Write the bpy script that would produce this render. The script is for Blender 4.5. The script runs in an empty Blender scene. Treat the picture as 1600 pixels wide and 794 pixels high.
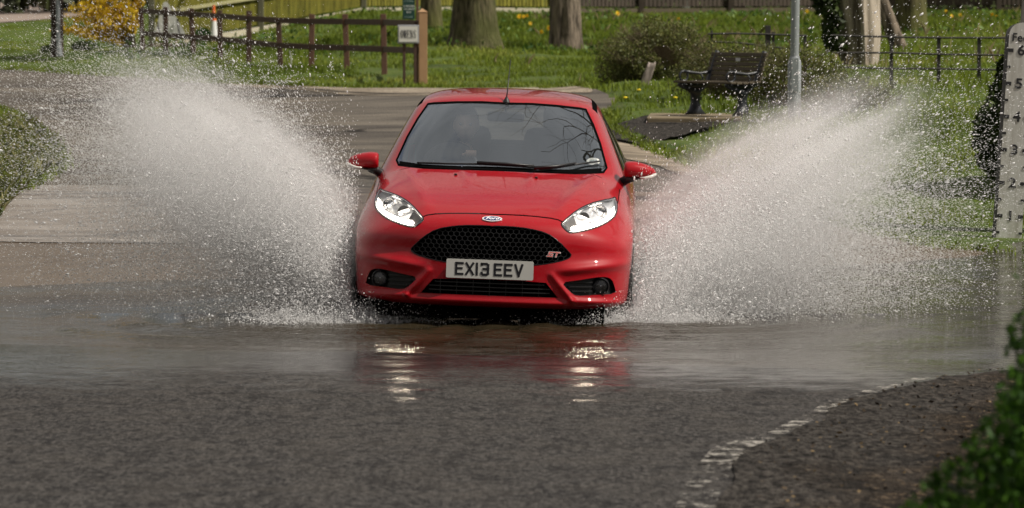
import bpy, bmesh, math, random
import numpy as np
from mathutils import Vector, Matrix, Euler, noise
from mathutils.bvhtree import BVHTree
from mathutils.geometry import delaunay_2d_cdt
R = math.radians
random.seed(7)
rng = np.random.default_rng(11)
S = bpy.context.scene
COL = S.collection

# ------------------------------------------------------------ camera, world, sun
CAM_Z = 1.94
PITCH = math.atan(387 / 6450)
cd = bpy.data.cameras.new('camera'); cam = bpy.data.objects.new('camera', cd); COL.objects.link(cam)
cam.location = (0, 0, CAM_Z)
cam.rotation_euler = (R(90) - PITCH, 0, 0)
cd.sensor_width = 36; cd.lens = 6450 / 1600 * 36
cd.clip_start = .5; cd.clip_end = 3000
cd.dof.use_dof = True; cd.dof.focus_distance = 28.0; cd.dof.aperture_fstop = 6.3
S.camera = cam

SUN_AZ, SUN_EL = 104, 50        # azimuth clockwise from +Y (the view direction) towards +X
W = bpy.data.worlds.new('World'); S.world = W; W.use_nodes = True
nt = W.node_tree; nt.nodes.clear()
wo = nt.nodes.new('ShaderNodeOutputWorld'); bg = nt.nodes.new('ShaderNodeBackground')
sky = nt.nodes.new('ShaderNodeTexSky'); sky.sky_type = 'NISHITA'; sky.sun_disc = False
sky.sun_elevation = R(SUN_EL); sky.sun_rotation = R(SUN_AZ); sky.dust_density = 2
tc = nt.nodes.new('ShaderNodeTexCoord')
cn = nt.nodes.new('ShaderNodeTexNoise'); cn.inputs['Scale'].default_value = 2.6; cn.inputs['Detail'].default_value = 7; cn.inputs['Roughness'].default_value = .55
mp = nt.nodes.new('ShaderNodeMapping'); mp.inputs['Scale'].default_value = (1, 1, 2.2)
cr = nt.nodes.new('ShaderNodeValToRGB'); cr.color_ramp.elements[0].position = .33; cr.color_ramp.elements[1].position = .50
cc = nt.nodes.new('ShaderNodeMixRGB'); cc.inputs[1].default_value = (3.6, 3.5, 3.4, 1); cc.inputs[2].default_value = (9.6, 8.9, 8.3, 1)
cn2 = nt.nodes.new('ShaderNodeTexNoise'); cn2.inputs['Scale'].default_value = 4.5; cn2.inputs['Detail'].default_value = 6
mx = nt.nodes.new('ShaderNodeMixRGB')
L = nt.links.new
L(tc.outputs['Generated'], mp.inputs[0]); L(mp.outputs[0], cn.inputs[0]); L(mp.outputs[0], cn2.inputs[0])
L(cn.outputs[0], cr.inputs[0]); L(cn2.outputs[0], cc.inputs[0]); L(cr.outputs[0], mx.inputs[0])
L(sky.outputs[0], mx.inputs[1]); L(cc.outputs[0], mx.inputs[2]); L(mx.outputs[0], bg.inputs[0]); L(bg.outputs[0], wo.inputs[0])
bg.inputs[1].default_value = .057
sd = bpy.data.lights.new('sun', 'SUN'); so = bpy.data.objects.new('sun', sd); COL.objects.link(so)
sd.energy = 4.9; sd.angle = R(.6); sd.color = (1, .94, .84)
to_sun = Vector((math.sin(R(SUN_AZ)) * math.cos(R(SUN_EL)), math.cos(R(SUN_AZ)) * math.cos(R(SUN_EL)), math.sin(R(SUN_EL))))
so.rotation_euler = to_sun.to_track_quat('Z', 'Y').to_euler()
so.location = (20, -10, 30)
S.view_settings.view_transform = 'Standard'; S.view_settings.look = 'None'
S.view_settings.gamma = 1; S.view_settings.exposure = 0.18
S.cycles.use_denoising = True
S.cycles.max_bounces = 10; S.cycles.volume_bounces = 4; S.cycles.transparent_max_bounces = 16
S.cycles.sample_clamp_indirect = 6
S.cycles.caustics_reflective = False; S.cycles.caustics_refractive = False

CM = Matrix.Translation(cam.location) @ Euler(cam.rotation_euler).to_matrix().to_4x4()
def ray(px, py):
    d = CM.to_3x3() @ Vector(((px - 800) / 6450, -(py - 397) / 6450, -1))
    return d
def at(px, py, Y):
    d = ray(px, py); return Vector((0, 0, CAM_Z)) + d * (Y / d.y)

# ------------------------------------------------------------ helpers
def tag(o, label=None, cat=None, group=None, kind=None):
    if label: o['label'] = label
    if cat: o['category'] = cat
    if group: o['group'] = group
    if kind: o['kind'] = kind
    return o
def empty(name, loc=(0, 0, 0), rz=0):
    o = bpy.data.objects.new(name, None); o.location = loc; o.rotation_euler = (0, 0, rz); o.empty_display_size = .2
    COL.objects.link(o); return o
def link(name, me, mat=None, parent=None, smooth=False):
    o = bpy.data.objects.new(name, me)
    if mat is not None:
        for m in (mat if isinstance(mat, (list, tuple)) else [mat]): me.materials.append(m)
    if smooth: me.shade_smooth()
    COL.objects.link(o)
    if parent is not None: o.parent = parent
    return o
def np_mesh(name, V, F, mat=None, parent=None, smooth=False, col=None):
    """V (n,3) F (m,k)"""
    me = bpy.data.meshes.new(name); V = np.asarray(V, dtype=np.float32); F = np.asarray(F, dtype=np.int32)
    k = F.shape[1]
    me.vertices.add(len(V)); me.vertices.foreach_set('co', V.ravel())
    me.loops.add(F.size); me.loops.foreach_set('vertex_index', F.ravel())
    me.polygons.add(len(F)); me.polygons.foreach_set('loop_start', np.arange(0, F.size, k, dtype=np.int32))
    me.update(calc_edges=True)
    if col is not None:
        a = me.attributes.new('tint', 'FLOAT', 'POINT'); a.data.foreach_set('value', np.asarray(col, dtype=np.float32))
    return link(name, me, mat, parent, smooth)

class MB:
    def __init__(s): s.v = []; s.f = []
    def add(s, vs, fs):
        n = len(s.v); s.v += [tuple(v) for v in vs]; s.f += [tuple(i + n for i in f) for f in fs]; return s
    def box(s, c, size, rot=None, bev=0):
        c = Vector(c); hx, hy, hz = [a / 2 for a in size]; M = rot if rot is not None else Matrix.Identity(3)
        if bev <= 0:
            P = [c + M @ Vector((x * hx, y * hy, z * hz)) for x in (-1, 1) for y in (-1, 1) for z in (-1, 1)]
            return s.add(P, [(0, 1, 3, 2), (4, 6, 7, 5), (0, 4, 5, 1), (2, 3, 7, 6), (0, 2, 6, 4), (1, 5, 7, 3)])
        bm = bmesh.new(); bmesh.ops.create_cube(bm, size=1)
        for v in bm.verts: v.co = Vector((v.co.x * size[0], v.co.y * size[1], v.co.z * size[2]))
        bmesh.ops.bevel(bm, geom=list(bm.edges), offset=bev, segments=2, profile=.5, affect='EDGES')
        bm.verts.index_update()
        s.add([c + M @ v.co for v in bm.verts], [[v.index for v in f.verts] for f in bm.faces]); bm.free(); return s
    def bar(s, a, b, w, h, up=(0, 0, 1), bev=0):
        a = Vector(a); b = Vector(b); d = (b - a); l = d.length; d.normalize(); u = Vector(up)
        r = d.cross(u); r = r.normalized() if r.length > 1e-6 else Vector((1, 0, 0)); u = r.cross(d)
        M = Matrix((r, d, u)).transposed()
        return s.box((a + b) / 2, (w, l, h), M, bev)
    def tube(s, pts, rad, n=8, caps=True, closed=False):
        pts = [Vector(p) for p in pts]; rad = rad if isinstance(rad, (list, tuple)) else [rad] * len(pts)
        vs = []; fs = []; N = len(pts); prev = None
        for i, p in enumerate(pts):
            a = pts[i - 1] if (i > 0 or closed) else pts[0]; b = pts[(i + 1) % N] if (i < N - 1 or closed) else pts[-1]
            d = (b - a).normalized()
            if prev is None: u = d.orthogonal().normalized()
            else:
                u = prev - d * prev.dot(d); u = u.normalized() if u.length > 1e-6 else d.orthogonal().normalized()
            prev = u; w = d.cross(u)
            for k in range(n):
                t = 2 * math.pi * k / n; vs.append(p + (u * math.cos(t) + w * math.sin(t)) * rad[i])
        for i in range(N if closed else N - 1):
            j = (i + 1) % N
            for k in range(n): fs.append((i * n + k, i * n + (k + 1) % n, j * n + (k + 1) % n, j * n + k))
        if caps and not closed: fs.append(tuple(range(n - 1, -1, -1))); fs.append(tuple((N - 1) * n + k for k in range(n)))
        return s.add(vs, fs)
    def lathe(s, prof, n=24, origin=(0, 0, 0), axis='Z'):
        vs = []; fs = []; o = Vector(origin)
        for r, h in prof:
            for k in range(n):
                t = 2 * math.pi * k / n; a, b = r * math.cos(t), r * math.sin(t)
                vs.append(o + Vector({'Z': (a, b, h), 'X': (h, a, b), 'Y': (a, h, b)}[axis]))
        for i in range(len(prof) - 1):
            for k in range(n): fs.append((i * n + k, i * n + (k + 1) % n, (i + 1) * n + (k + 1) % n, (i + 1) * n + k))
        if prof[0][0] > 1e-5: fs.append(tuple(range(n - 1, -1, -1)))
        if prof[-1][0] > 1e-5: fs.append(tuple((len(prof) - 1) * n + k for k in range(n)))
        return s.add(vs, fs)
    def prism(s, poly, fn0, fn1):
        n = len(poly); vs = [fn0(*p) for p in poly] + [fn1(*p) for p in poly]
        fs = [tuple(range(n)), tuple(range(2 * n - 1, n - 1, -1))] + [(i, (i + 1) % n + 0, n + (i + 1) % n, n + i) for i in range(n)]
        return s.add(vs, fs)
    def build(s, name, mat=None, parent=None, smooth=False, fix=True):
        me = bpy.data.meshes.new(name); me.from_pydata(s.v, [], s.f)
        if fix:
            bm = bmesh.new(); bm.from_mesh(me); bmesh.ops.recalc_face_normals(bm, faces=bm.faces); bm.to_mesh(me); bm.free()
        o = link(name, me, mat, parent)
        if smooth: me.shade_smooth() if smooth is True else me.set_sharp_from_angle(angle=R(smooth))
        if smooth and smooth is not True:
            me.shade_smooth(); me.set_sharp_from_angle(angle=R(smooth))
        return o

def text_mesh(name, txt, size, mat, parent, M, depth=.002, shear=0, sx=1.0, bold=0, align='CENTER'):
    cu = bpy.data.curves.new(name, 'FONT'); cu.body = txt; cu.size = size; cu.align_x = align; cu.align_y = 'CENTER'
    cu.extrude = depth; cu.shear = shear; cu.offset = bold; cu.resolution_u = 3
    t = bpy.data.objects.new(name + '_tmp', cu); COL.objects.link(t)
    dg = bpy.context.evaluated_depsgraph_get(); me = bpy.data.meshes.new_from_object(t.evaluated_get(dg))
    bpy.data.objects.remove(t); bpy.data.curves.remove(cu)
    me.name = name
    for v in me.vertices: v.co = M @ Vector((v.co.x * sx, v.co.y, v.co.z))
    me.materials.clear()
    return link(name, me, mat, parent)

# ------------------------------------------------------------ materials
class NT:
    def __init__(s, name):
        s.m = bpy.data.materials.new(name); s.m.use_nodes = True; s.t = s.m.node_tree; s.n = s.t.nodes
        s.b = s.n['Principled BSDF']; s.out = s.n['Material Output']
    def add(s, t, **kw):
        x = s.n.new(t)
        for k, v in kw.items(): setattr(x, k, v)
        return x
    def l(s, a, b): s.t.links.new(a, b)
    def pos(s, scale=(1, 1, 1), obj=False):
        if obj:
            g = s.add('ShaderNodeTexCoord').outputs['Object']
        else:
            g = s.add('ShaderNodeNewGeometry').outputs['Position']
        m = s.add('ShaderNodeMapping'); m.inputs['Scale'].default_value = scale; s.l(g, m.inputs[0]); return m.outputs[0]
    def noise(s, vec, scale, detail=4, rough=.5):
        x = s.add('ShaderNodeTexNoise'); x.inputs['Scale'].default_value = scale; x.inputs['Detail'].default_value = detail
        x.inputs['Roughness'].default_value = rough; s.l(vec, x.inputs['Vector']); return x.outputs[0]
    def vor(s, vec, scale, feature='F1', out='Distance'):
        x = s.add('ShaderNodeTexVoronoi', feature=feature); x.inputs['Scale'].default_value = scale; s.l(vec, x.inputs['Vector']); return x.outputs[out]
    def ramp(s, f, stops):
        x = s.add('ShaderNodeValToRGB'); e = x.color_ramp.elements
        while len(e) < len(stops): e.new(.5)
        for k, (p, c) in enumerate(stops):
            e[k].position = p; e[k].color = (c, c, c, 1) if not hasattr(c, '__len__') else (*c[:3], 1)
        s.l(f, x.inputs[0]); return x.outputs[0]
    def mix(s, f, a, b, mode='MIX'):
        x = s.add('ShaderNodeMixRGB', blend_type=mode)
        for i, v in ((0, f), (1, a), (2, b)):
            if hasattr(v, 'is_linked'): s.l(v, x.inputs[i])
            elif hasattr(v, '__len__'): x.inputs[i].default_value = (*v[:3], 1)
            else: x.inputs[i].default_value = v if i == 0 else (v, v, v, 1)
        return x.outputs[0]
    def math(s, op, a, b=0, c=None, clamp=False):
        x = s.add('ShaderNodeMath', operation=op, use_clamp=clamp)
        for i, v in enumerate((a, b) if c is None else (a, b, c)):
            if hasattr(v, 'is_linked'): s.l(v, x.inputs[i])
            else: x.inputs[i].default_value = v
        return x.outputs[0]
    def sstep(s, v, a, b):
        x = s.add('ShaderNodeMapRange', interpolation_type='SMOOTHSTEP'); s.l(v, x.inputs[0]); x.inputs[1].default_value = a; x.inputs[2].default_value = b
        return x.outputs[0]
    def xyz(s):
        x = s.add('ShaderNodeSeparateXYZ'); s.l(s.add('ShaderNodeNewGeometry').outputs['Position'], x.inputs[0]); return x.outputs
    def attr(s, name='tint'):
        x = s.add('ShaderNodeAttribute'); x.attribute_name = name; return x.outputs['Fac']
    def bump(s, h, dist, strength=1, normal=None):
        x = s.add('ShaderNodeBump'); x.inputs['Distance'].default_value = dist; x.inputs['Strength'].default_value = strength
        s.l(h, x.inputs['Height'])
        if normal is not None: s.l(normal, x.inputs['Normal'])
        return x.outputs[0]
    def set(s, **kw):
        for k, v in kw.items():
            i = s.b.inputs[{'color': 'Base Color', 'rough': 'Roughness', 'metal': 'Metallic', 'spec': 'Specular IOR Level', 'coat': 'Coat Weight', 'coatr': 'Coat Roughness', 'normal': 'Normal', 'trans': 'Transmission Weight', 'alpha': 'Alpha', 'ior': 'IOR', 'emis': 'Emission Color', 'emiss': 'Emission Strength', 'sub': 'Subsurface Weight', 'coatn': 'Coat Normal'}[k]]
            if hasattr(v, 'is_linked'): s.l(v, i)
            elif hasattr(v, '__len__'): i.default_value = (*v[:3], 1)
            else: i.default_value = v
        return s
def flat(name, c, rough=.6, var=.15, scale=6, obj=False, **kw):
    """plain material with a broken-up tone"""
    t = NT(name); p = t.pos(obj=obj); n = t.noise(p, scale, 5, .6)
    c1 = tuple(x * (1 - var) for x in c); c2 = tuple(min(1, x * (1 + var)) for x in c)
    t.set(color=t.mix(n, c1, c2), rough=rough, **kw); return t.m
# ------------------------------------------------------------ terrain heights
ctrl = []
def cp(px, py, Y):
    p = at(px, py, Y); ctrl.append((p.x, p.y, p.z))
def cw(x, y, z): ctrl.append((x, y, z))
for x in (-12, -4, 0, 4, 12):
    cw(x, -6, .38); cw(x, 6, .24); cw(x, 14, .125 + (.03 if x > 3 else 0))
for x in (-8, -3, 0): cw(x, 19, .06)
cw(3.5, 18, .10); cw(8, 19, .12)
cw(-6, 22, .02); cw(5, 21.2, .05)
cp(0, 535, 23.8); cp(760, 548, 23.3); cp(1500, 578, 22.0)
cw(-9, 25.5, -.05); cw(-3, 25.6, -.05); cw(0, 25.6, -.06); cw(3, 25.6, -.09); cw(8, 26, -.12)
cw(-4, 28.1, 0); cw(0, 29.5, -.01); cw(3.5, 29, -.07); cw(3.6, 32.1, 0); cw(8, 30, -.1); cw(-9, 29, 0)
cp(100, 380, 32); cp(760, 380, 32); cp(0, 300, 37); cp(400, 292, 37.5); cp(1000, 303, 36.8)
cp(1575, 372, 34.5); cw(7, 36, .15); cw(-7, 34, .25)
for px in (0, 300, 760): cp(px, 202, 50)
cp(1010, 228, 45.5); cp(1090, 262, 41); cp(1020, 203, 48.8); cp(1130, 207, 48.4); cp(1160, 181, 51.4); cp(1090, 181, 51.8)
cp(1000, 128, 60); cp(1200, 150, 55); cp(1340, 105, 62); cp(1390, 150, 51); cp(1450, 330, 38); cp(1300, 250, 44)
cp(660, 134, 68); cp(900, 140, 66); cp(540, 112, 74); cp(20, 108, 80); cp(300, 128, 73); cp(-300, 100, 84)
cp(885, 82, 85); cp(740, 75, 83); cp(850, 27, 108); cp(1100, 33, 104); cp(670, 52, 92); cp(600, 60, 96)
cp(560, 27, 103); cp(340, 56, 103); cp(245, 82, 94); cp(90, 92, 85); cp(210, 76, 92); cp(0, 40, 110); cp(100, 14, 140); cp(0, 14, 145); cp(-400, 14, 150)
cp(1400, 75, 75); cp(1430, 52, 85); cp(1500, 30, 100); cp(1700, 30, 100); cp(1560, 200, 44); cp(1900, 200, 46)
for x in (-60, -25, 0, 25, 60): cw(x, 200, 2.3); cw(x, 320, 3.0)
for y in (10, 40, 80, 120): cw(-60, y, .9 + y * .008); cw(60, y, 1.2 + y * .01); cw(-25, y, .4 + y * .009); cw(25, y, .8 + y * .009)
C = np.array(ctrl); SC = np.array([1.0, .55])
def U(r2): return np.where(r2 > 0, r2 * np.log(r2 + 1e-12), 0)
P = C[:, :2] * SC; n = len(P)
K = U(((P[:, None] - P[None]) ** 2).sum(-1)) + np.eye(n) * .15
A = np.zeros((n + 3, n + 3)); A[:n, :n] = K; A[:n, n] = 1; A[:n, n + 1:] = P; A[n, :n] = 1; A[n + 1:, :n] = P.T
wts = np.linalg.solve(A, np.concatenate([C[:, 2], np.zeros(3)]))
def H(x, y):
    """terrain height, arrays"""
    q = np.stack([np.asarray(x, float).ravel(), np.asarray(y, float).ravel()], 1) * SC
    out = np.empty(len(q))
    for a in range(0, len(q), 20000):
        b = q[a:a + 20000]; out[a:a + 20000] = U(((b[:, None] - P[None]) ** 2).sum(-1)) @ wts[:n] + wts[n] + b @ wts[n + 1:]
    return out.reshape(np.shape(x))
def h1(x, y): return float(H(np.array([x]), np.array([y]))[0])
def ghit(px, py):
    """where the line of sight through a photo pixel meets the terrain"""
    d = ray(px, py); ts = np.linspace(6, 190, 1500) / d.y
    z = CAM_Z + d.z * ts; g = H(d.x * ts, d.y * ts); k = np.argmax(g > z)
    if g[k] <= z[k]: k = len(ts) - 1
    t = ts[k]; return (d.x * t, d.y * t)

# road outline
edge_left = [(-5, 345), (30, 300), (95, 262), (75, 225), (30, 185), (-30, 163), (-200, 150)]
edge_top = [(-300, 112), (0, 108), (120, 116), (240, 122), (400, 133), (560, 138), (700, 138), (850, 137), (930, 139)]
edge_right = [(945, 175), (960, 205), (1010, 232), (1060, 250), (1100, 270), (1180, 300), (1300, 350), (1450, 385), (1570, 396)]
gl = [ghit(*p) for p in edge_left]; gt = [ghit(*p) for p in edge_top]; gr = [ghit(*p) for p in edge_right]
road_poly = [(-14, -8), (-14, 30), (-8, 33)] + gl + gt + [(gt[-1][0] + .25, 56.0)] + gr + [(7, 32.5), (14, 31), (14, -8)]
white_px = [(1100, 820), (1110, 770), (1130, 735), (1165, 705), (1215, 685), (1270, 655), (1330, 632), (1400, 606), (1460, 595)]
gw = [ghit(*p) for p in white_px]
def in_poly(x, y, poly):
    x = np.asarray(x, float); y = np.asarray(y, float); c = np.zeros(x.shape, bool); m = len(poly)
    for i in range(m):
        x1, y1 = poly[i]; x2, y2 = poly[(i + 1) % m]
        if y1 == y2: continue
        t = ((y1 > y) != (y2 > y)) & (x < (x2 - x1) * (y - y1) / (y2 - y1) + x1); c ^= t
    return c
def npn(x, y, sc, seed=0.0):
    return np.array([noise.noise(Vector((a * sc, b * sc, seed))) for a, b in zip(x, y)])

def subdiv_poly(poly, step):
    out = []
    for i in range(len(poly)):
        a = Vector(poly[i]); b = Vector(poly[(i + 1) % len(poly)]); k = max(1, int((b - a).length / step))
        for j in range(k): out.append(tuple(a.lerp(b, j / k)))
    return out
def sheet(name, poly, step, dz, mat, wob=0, zf=None, box=None):
    """a sheet following the terrain, cut to an outline"""
    pts = subdiv_poly(poly, step)
    if wob: pts = [(x + noise.noise(Vector((x * 2.1, y * 1.1, 3))) * wob, y + noise.noise(Vector((x * 2, y * 1, 9))) * wob * 1.5) for x, y in pts]
    xs = [p[0] for p in pts]; ys = [p[1] for p in pts]
    gx = np.arange(min(xs), max(xs), step); gy = np.arange(min(ys), max(ys), step * 1.6)
    X, Y = np.meshgrid(gx, gy); X = X.ravel(); Y = Y.ravel(); m = in_poly(X, Y, pts); X = X[m]; Y = Y[m]
    vs = [Vector(p) for p in pts] + [Vector((a, b)) for a, b in zip(X, Y)]; k = len(pts)
    v2, _, f2, _, _, _ = delaunay_2d_cdt(vs, [(i, (i + 1) % k) for i in range(k)], [], 1, 1e-5)
    x = np.array([v.x for v in v2]); y = np.array([v.y for v in v2]); z = H(x, y) + dz
    if zf is not None: z = z + zf(x, y)
    me = bpy.data.meshes.new(name); me.from_pydata(np.stack([x, y, z], 1).tolist(), [], [list(f) for f in f2])
    bm = bmesh.new(); bm.from_mesh(me)
    for f in bm.faces:
        if f.normal.z < 0: f.normal_flip()
    bm.to_mesh(me); bm.free()
    return link(name, me, mat, None, True)

# --- materials of the ground
t = NT('grass_soil'); p = t.pos()
n1 = t.noise(p, .7, 5, .6); n2 = t.noise(p, 9, 5, .7)
c = t.mix(t.ramp(n1, [(.35, 0), (.65, 1)]), (.035, .060, .010), (.085, .125, .020))
c = t.mix(t.ramp(n2, [(.5, 0), (.75, 1)]), c, (.10, .085, .045))
t.set(color=c, rough=.9, spec=.2, normal=t.bump(n2, .05)); M_SOIL = t.m

# asphalt: position decides how wet it is (the ford wets the road next to it)
t = NT('asphalt'); p = t.pos(); X_, Y_, Z_ = t.xyz()
big = t.noise(p, .55, 5, .55); mid = t.noise(p, 3.5, 5, .6)
ps = t.pos((1, .34, 1)); stones = t.vor(ps, 62); stones2 = t.vor(ps, 62, out='Color'); fine = t.noise(ps, 150, 3, .7)
patch = t.noise(ps, 15, 5, .65)
sep = t.add('ShaderNodeSeparateColor'); t.l(stones2, sep.inputs[0]); sv = sep.outputs[0]
Yw = t.math('ADD', Y_, t.math('MULTIPLY', t.math('SUBTRACT', big, .5), 3.2))
Yw2 = t.math('ADD', Yw, t.math('MULTIPLY', t.math('SUBTRACT', t.noise(t.pos((.7, 1, 1)), 5, 5, .7), .5), 5.0))
wet = t.sstep(Yw2, 20.0, 22.5)                               # film near the water
dry2 = t.sstep(Yw, 34.5, 40)
wet = t.math('MULTIPLY', wet, t.math('SUBTRACT', 1, dry2)); wet = t.math('MULTIPLY', wet, t.math('SUBTRACT', 1, t.math('MULTIPLY', t.sstep(Yw, 26.8, 28.2), .72)))
base = t.mix(t.ramp(t.noise(ps, 42, 3, .7), [(.38, 0), (.62, 1)]), (.010, .009, .009), (.062, .057, .053))
base = t.mix(t.ramp(patch, [(.39, .7), (.50, 0)]), base, (.006, .005, .005))
base = t.mix(t.ramp(mid, [(.45, 0), (.7, .4)]), base, (.07, .062, .054))
# silt over the wet far side, paler streaks on the far road
streak = t.noise(t.pos((.30, .8, 1)), 1.3, 6, .65)
mud = t.mix(t.noise(t.pos((.6, 1.6, 1)), 2.2, 6, .6), (.085, .062, .042), (.155, .118, .084))
far = t.mix(t.ramp(streak, [(.40, 0), (.68, 1)]), (.060, .052, .045), (.15, .130, .105))
c = t.mix(t.sstep(Yw, 26.5, 28.5), base, mud)
c = t.mix(t.sstep(Y_, 36.6, 36.9), c, far)
dark = t.mix(wet, 1.0, .62)
c = t.mix(1.0, c, dark, 'MULTIPLY')
r0 = t.math('ADD', .78, t.math('MULTIPLY', mid, .2))
rw = t.math('ADD', .05, t.math('MULTIPLY', t.ramp(mid, [(.42, 0), (.66, 1)]), .12))
r = t.mix(wet, r0, rw)
r = t.mix(dry2, r, .72)
hgt = t.math('ADD', t.noise(ps, 20, 5, .65), t.math('MULTIPLY', stones, -.18))
film = t.math('SUBTRACT', 1, t.math('MULTIPLY', wet, .66))
b1 = t.bump(t.math('MULTIPLY', hgt, film), .030, .8)
cb = t.bump(t.math('ADD', t.noise(ps, 30, 3, .6), t.math('MULTIPLY', t.noise(t.pos((1, 1, 1)), 4, 2, .5), .8)), .0028, 1)
t.set(color=c, rough=r0, spec=.2, normal=b1, coat=wet, coatr=rw, coatn=cb); t.b.inputs['Coat IOR'].default_value = 1.6; M_ASPH = t.m

t = NT('brushed_concrete'); p = t.pos(); X_, Y_, Z_ = t.xyz()
g = t.noise(t.pos((.6, 1.5, 1)), 2.4, 7, .7); g2 = t.noise(p, .8, 4)
joint = t.ramp(t.math('FRACT', t.math('MULTIPLY', Y_, .72)), [(.0, 1), (.02, 1), (.05, 0)])
c = t.mix(t.ramp(g, [(.36, 0), (.62, 1)]), (.13, .105, .080), (.31, .28, .25))
c = t.mix(t.ramp(g2, [(.35, .0), (.7, .6)]), c, (.13, .10, .075))
c = t.mix(t.math('MULTIPLY', joint, .25), c, (.07, .055, .045))
mm = t.math('ADD', t.math('MULTIPLY', t.noise(t.pos((.5, 1, 1)), 1.1, 6, .65), 5.0), X_)
c = t.mix(t.sstep(mm, -2.2, 2.2), c, t.mix(t.noise(t.pos((.5, 2, 1)), 3, 5, .6), (.085, .062, .044), (.15, .115, .085)))
t.set(color=c, rough=.42, normal=t.bump(g, .01)); M_CONC = t.m

t = NT('gravel'); p = t.pos(); v = t.vor(p, 22); vc = t.vor(p, 22, out='Color'); g2 = t.noise(p, 1.5, 5)
sp = t.add('ShaderNodeSeparateColor'); t.l(vc, sp.inputs[0])
c = t.mix(sp.outputs[0], (.16, .125, .085), (.40, .34, .26)); c = t.mix(t.ramp(g2, [(.4, 0), (.65, .7)]), c, (.10, .075, .05))
t.set(color=c, rough=.9, normal=t.bump(v, -.03)); M_GRAV = t.m

t = NT('sandy_silt'); p = t.pos(); g = t.noise(t.pos((.5, 1.4, 1)), 1.5, 6, .6); g2 = t.noise(p, 14, 4, .7)
c = t.mix(t.ramp(g, [(.4, 0), (.6, 1)]), (.12, .095, .065), (.29, .235, .17)); c = t.mix(t.ramp(g2, [(.55, 0), (.7, .5)]), c, (.06, .045, .03))
t.set(color=c, rough=.85, normal=t.bump(g2, .02)); M_SAND = t.m

t = NT('dark_verge_soil'); p = t.pos((1, .4, 1)); g = t.noise(p, 3.2, 6, .65); g2 = t.noise(p, 22, 5, .75); g3 = t.vor(p, 30)
c = t.mix(t.ramp(g, [(.38, 0), (.64, 1)]), (.006, .005, .004), (.050, .037, .026)); c = t.mix(t.ramp(g2, [(.54, 0), (.66, .8)]), c, (.15, .105, .065))
c = t.mix(t.ramp(g2, [(.30, .8), (.42, 0)]), c, (.006, .005, .005))
X_, Y_, Z_ = t.xyz(); dd = t.math('SUBTRACT', X_, t.math('MULTIPLY_ADD', Y_, .23, -2.75)); dd = t.math('ADD', dd, t.math('MULTIPLY', t.math('SUBTRACT', t.noise(p, 2.2, 5, .6), .5), 1.3))
c = t.mix(t.sstep(dd, .15, .75), t.mix(t.ramp(g2, [(.40, 0), (.60, 1)]), (.010, .009, .008), (.070, .062, .055)), c)
t.set(color=c, rough=.95, spec=.1, normal=t.bump(t.math('ADD', g2, t.math('MULTIPLY', g3, -.4)), .05)); M_VERGE = t.m

t = NT('worn_white_line'); p = t.pos(); g = t.noise(p, 13, 6, .75); g2 = t.noise(p, 2.5, 3)
a = t.ramp(t.math('ADD', g, t.math('MULTIPLY', t.math('SUBTRACT', g2, .5), .3)), [(.54, 0), (.62, 1)])
t.set(color=(.30, .28, .25), spec=.15, rough=.85, alpha=a, normal=t.bump(g, .01)); M_WLINE = t.m

# water
t = NT('ford_water'); X_, Y_, Z_ = t.xyz()
w1 = t.noise(t.pos((1, 1, 1)), 5.5, 3, .5); w2 = t.noise(t.pos((1.0, 1.6, 1)), 17, 3, .55); w3 = t.noise(t.pos((1, 1, 1)), .9, 2)
cal = t.sstep(t.noise(t.pos((1, .7, 1)), .8, 2), .42, .62)
hh = t.math('ADD', t.math('MULTIPLY', w1, 1.0), t.math('MULTIPLY', w2, .45))
hh = t.math('MULTIPLY', hh, t.math('ADD', .25, t.math('MULTIPLY', cal, .9)))
t.set(color=t.mix(w3, (.016, .012, .006), (.034, .026, .015)), rough=.03, ior=1.33, spec=.5, normal=t.bump(hh, .030, 1)); M_WATER = t.m

# --- ground sheet
def axis(segs):
    out = []
    for a, b, s in segs: out += list(np.arange(a, b, s))
    return np.array(out + [segs[-1][1]])
ax = axis([(-150, -40, 10), (-40, -14, 1.5), (-14, 16, .22), (16, 40, 1.5), (40, 150, 10)])
ay = axis([(-40, 6, 3), (6, 36, .4), (36, 112, .3), (112, 160, 1.5), (160, 420, 20)])
GX, GY = np.meshgrid(ax, ay); gx = GX.ravel(); gy = GY.ravel(); gz = H(gx, gy)
inside = in_poly(gx, gy, road_poly)
vis = (np.abs(gx) < 17) & (gy > 36) & (gy < 115)
nb = np.zeros(len(gx)); idx = np.where(vis & ~inside)[0]
nb[idx] = npn(gx[idx], gy[idx], 1.1, 2.0) * .07 + npn(gx[idx], gy[idx], 3.1, 5.0) * .03
gz = gz + nb - inside * .07
nx, ny = len(ax), len(ay); I = np.arange(nx * ny).reshape(ny, nx)
F = np.stack([I[:-1, :-1], I[:-1, 1:], I[1:, 1:], I[1:, :-1]], -1).reshape(-1, 4)
g = np_mesh('ground', np.stack([gx, gy, gz], 1), F, M_SOIL, smooth=True); tag(g, kind='structure')

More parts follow.
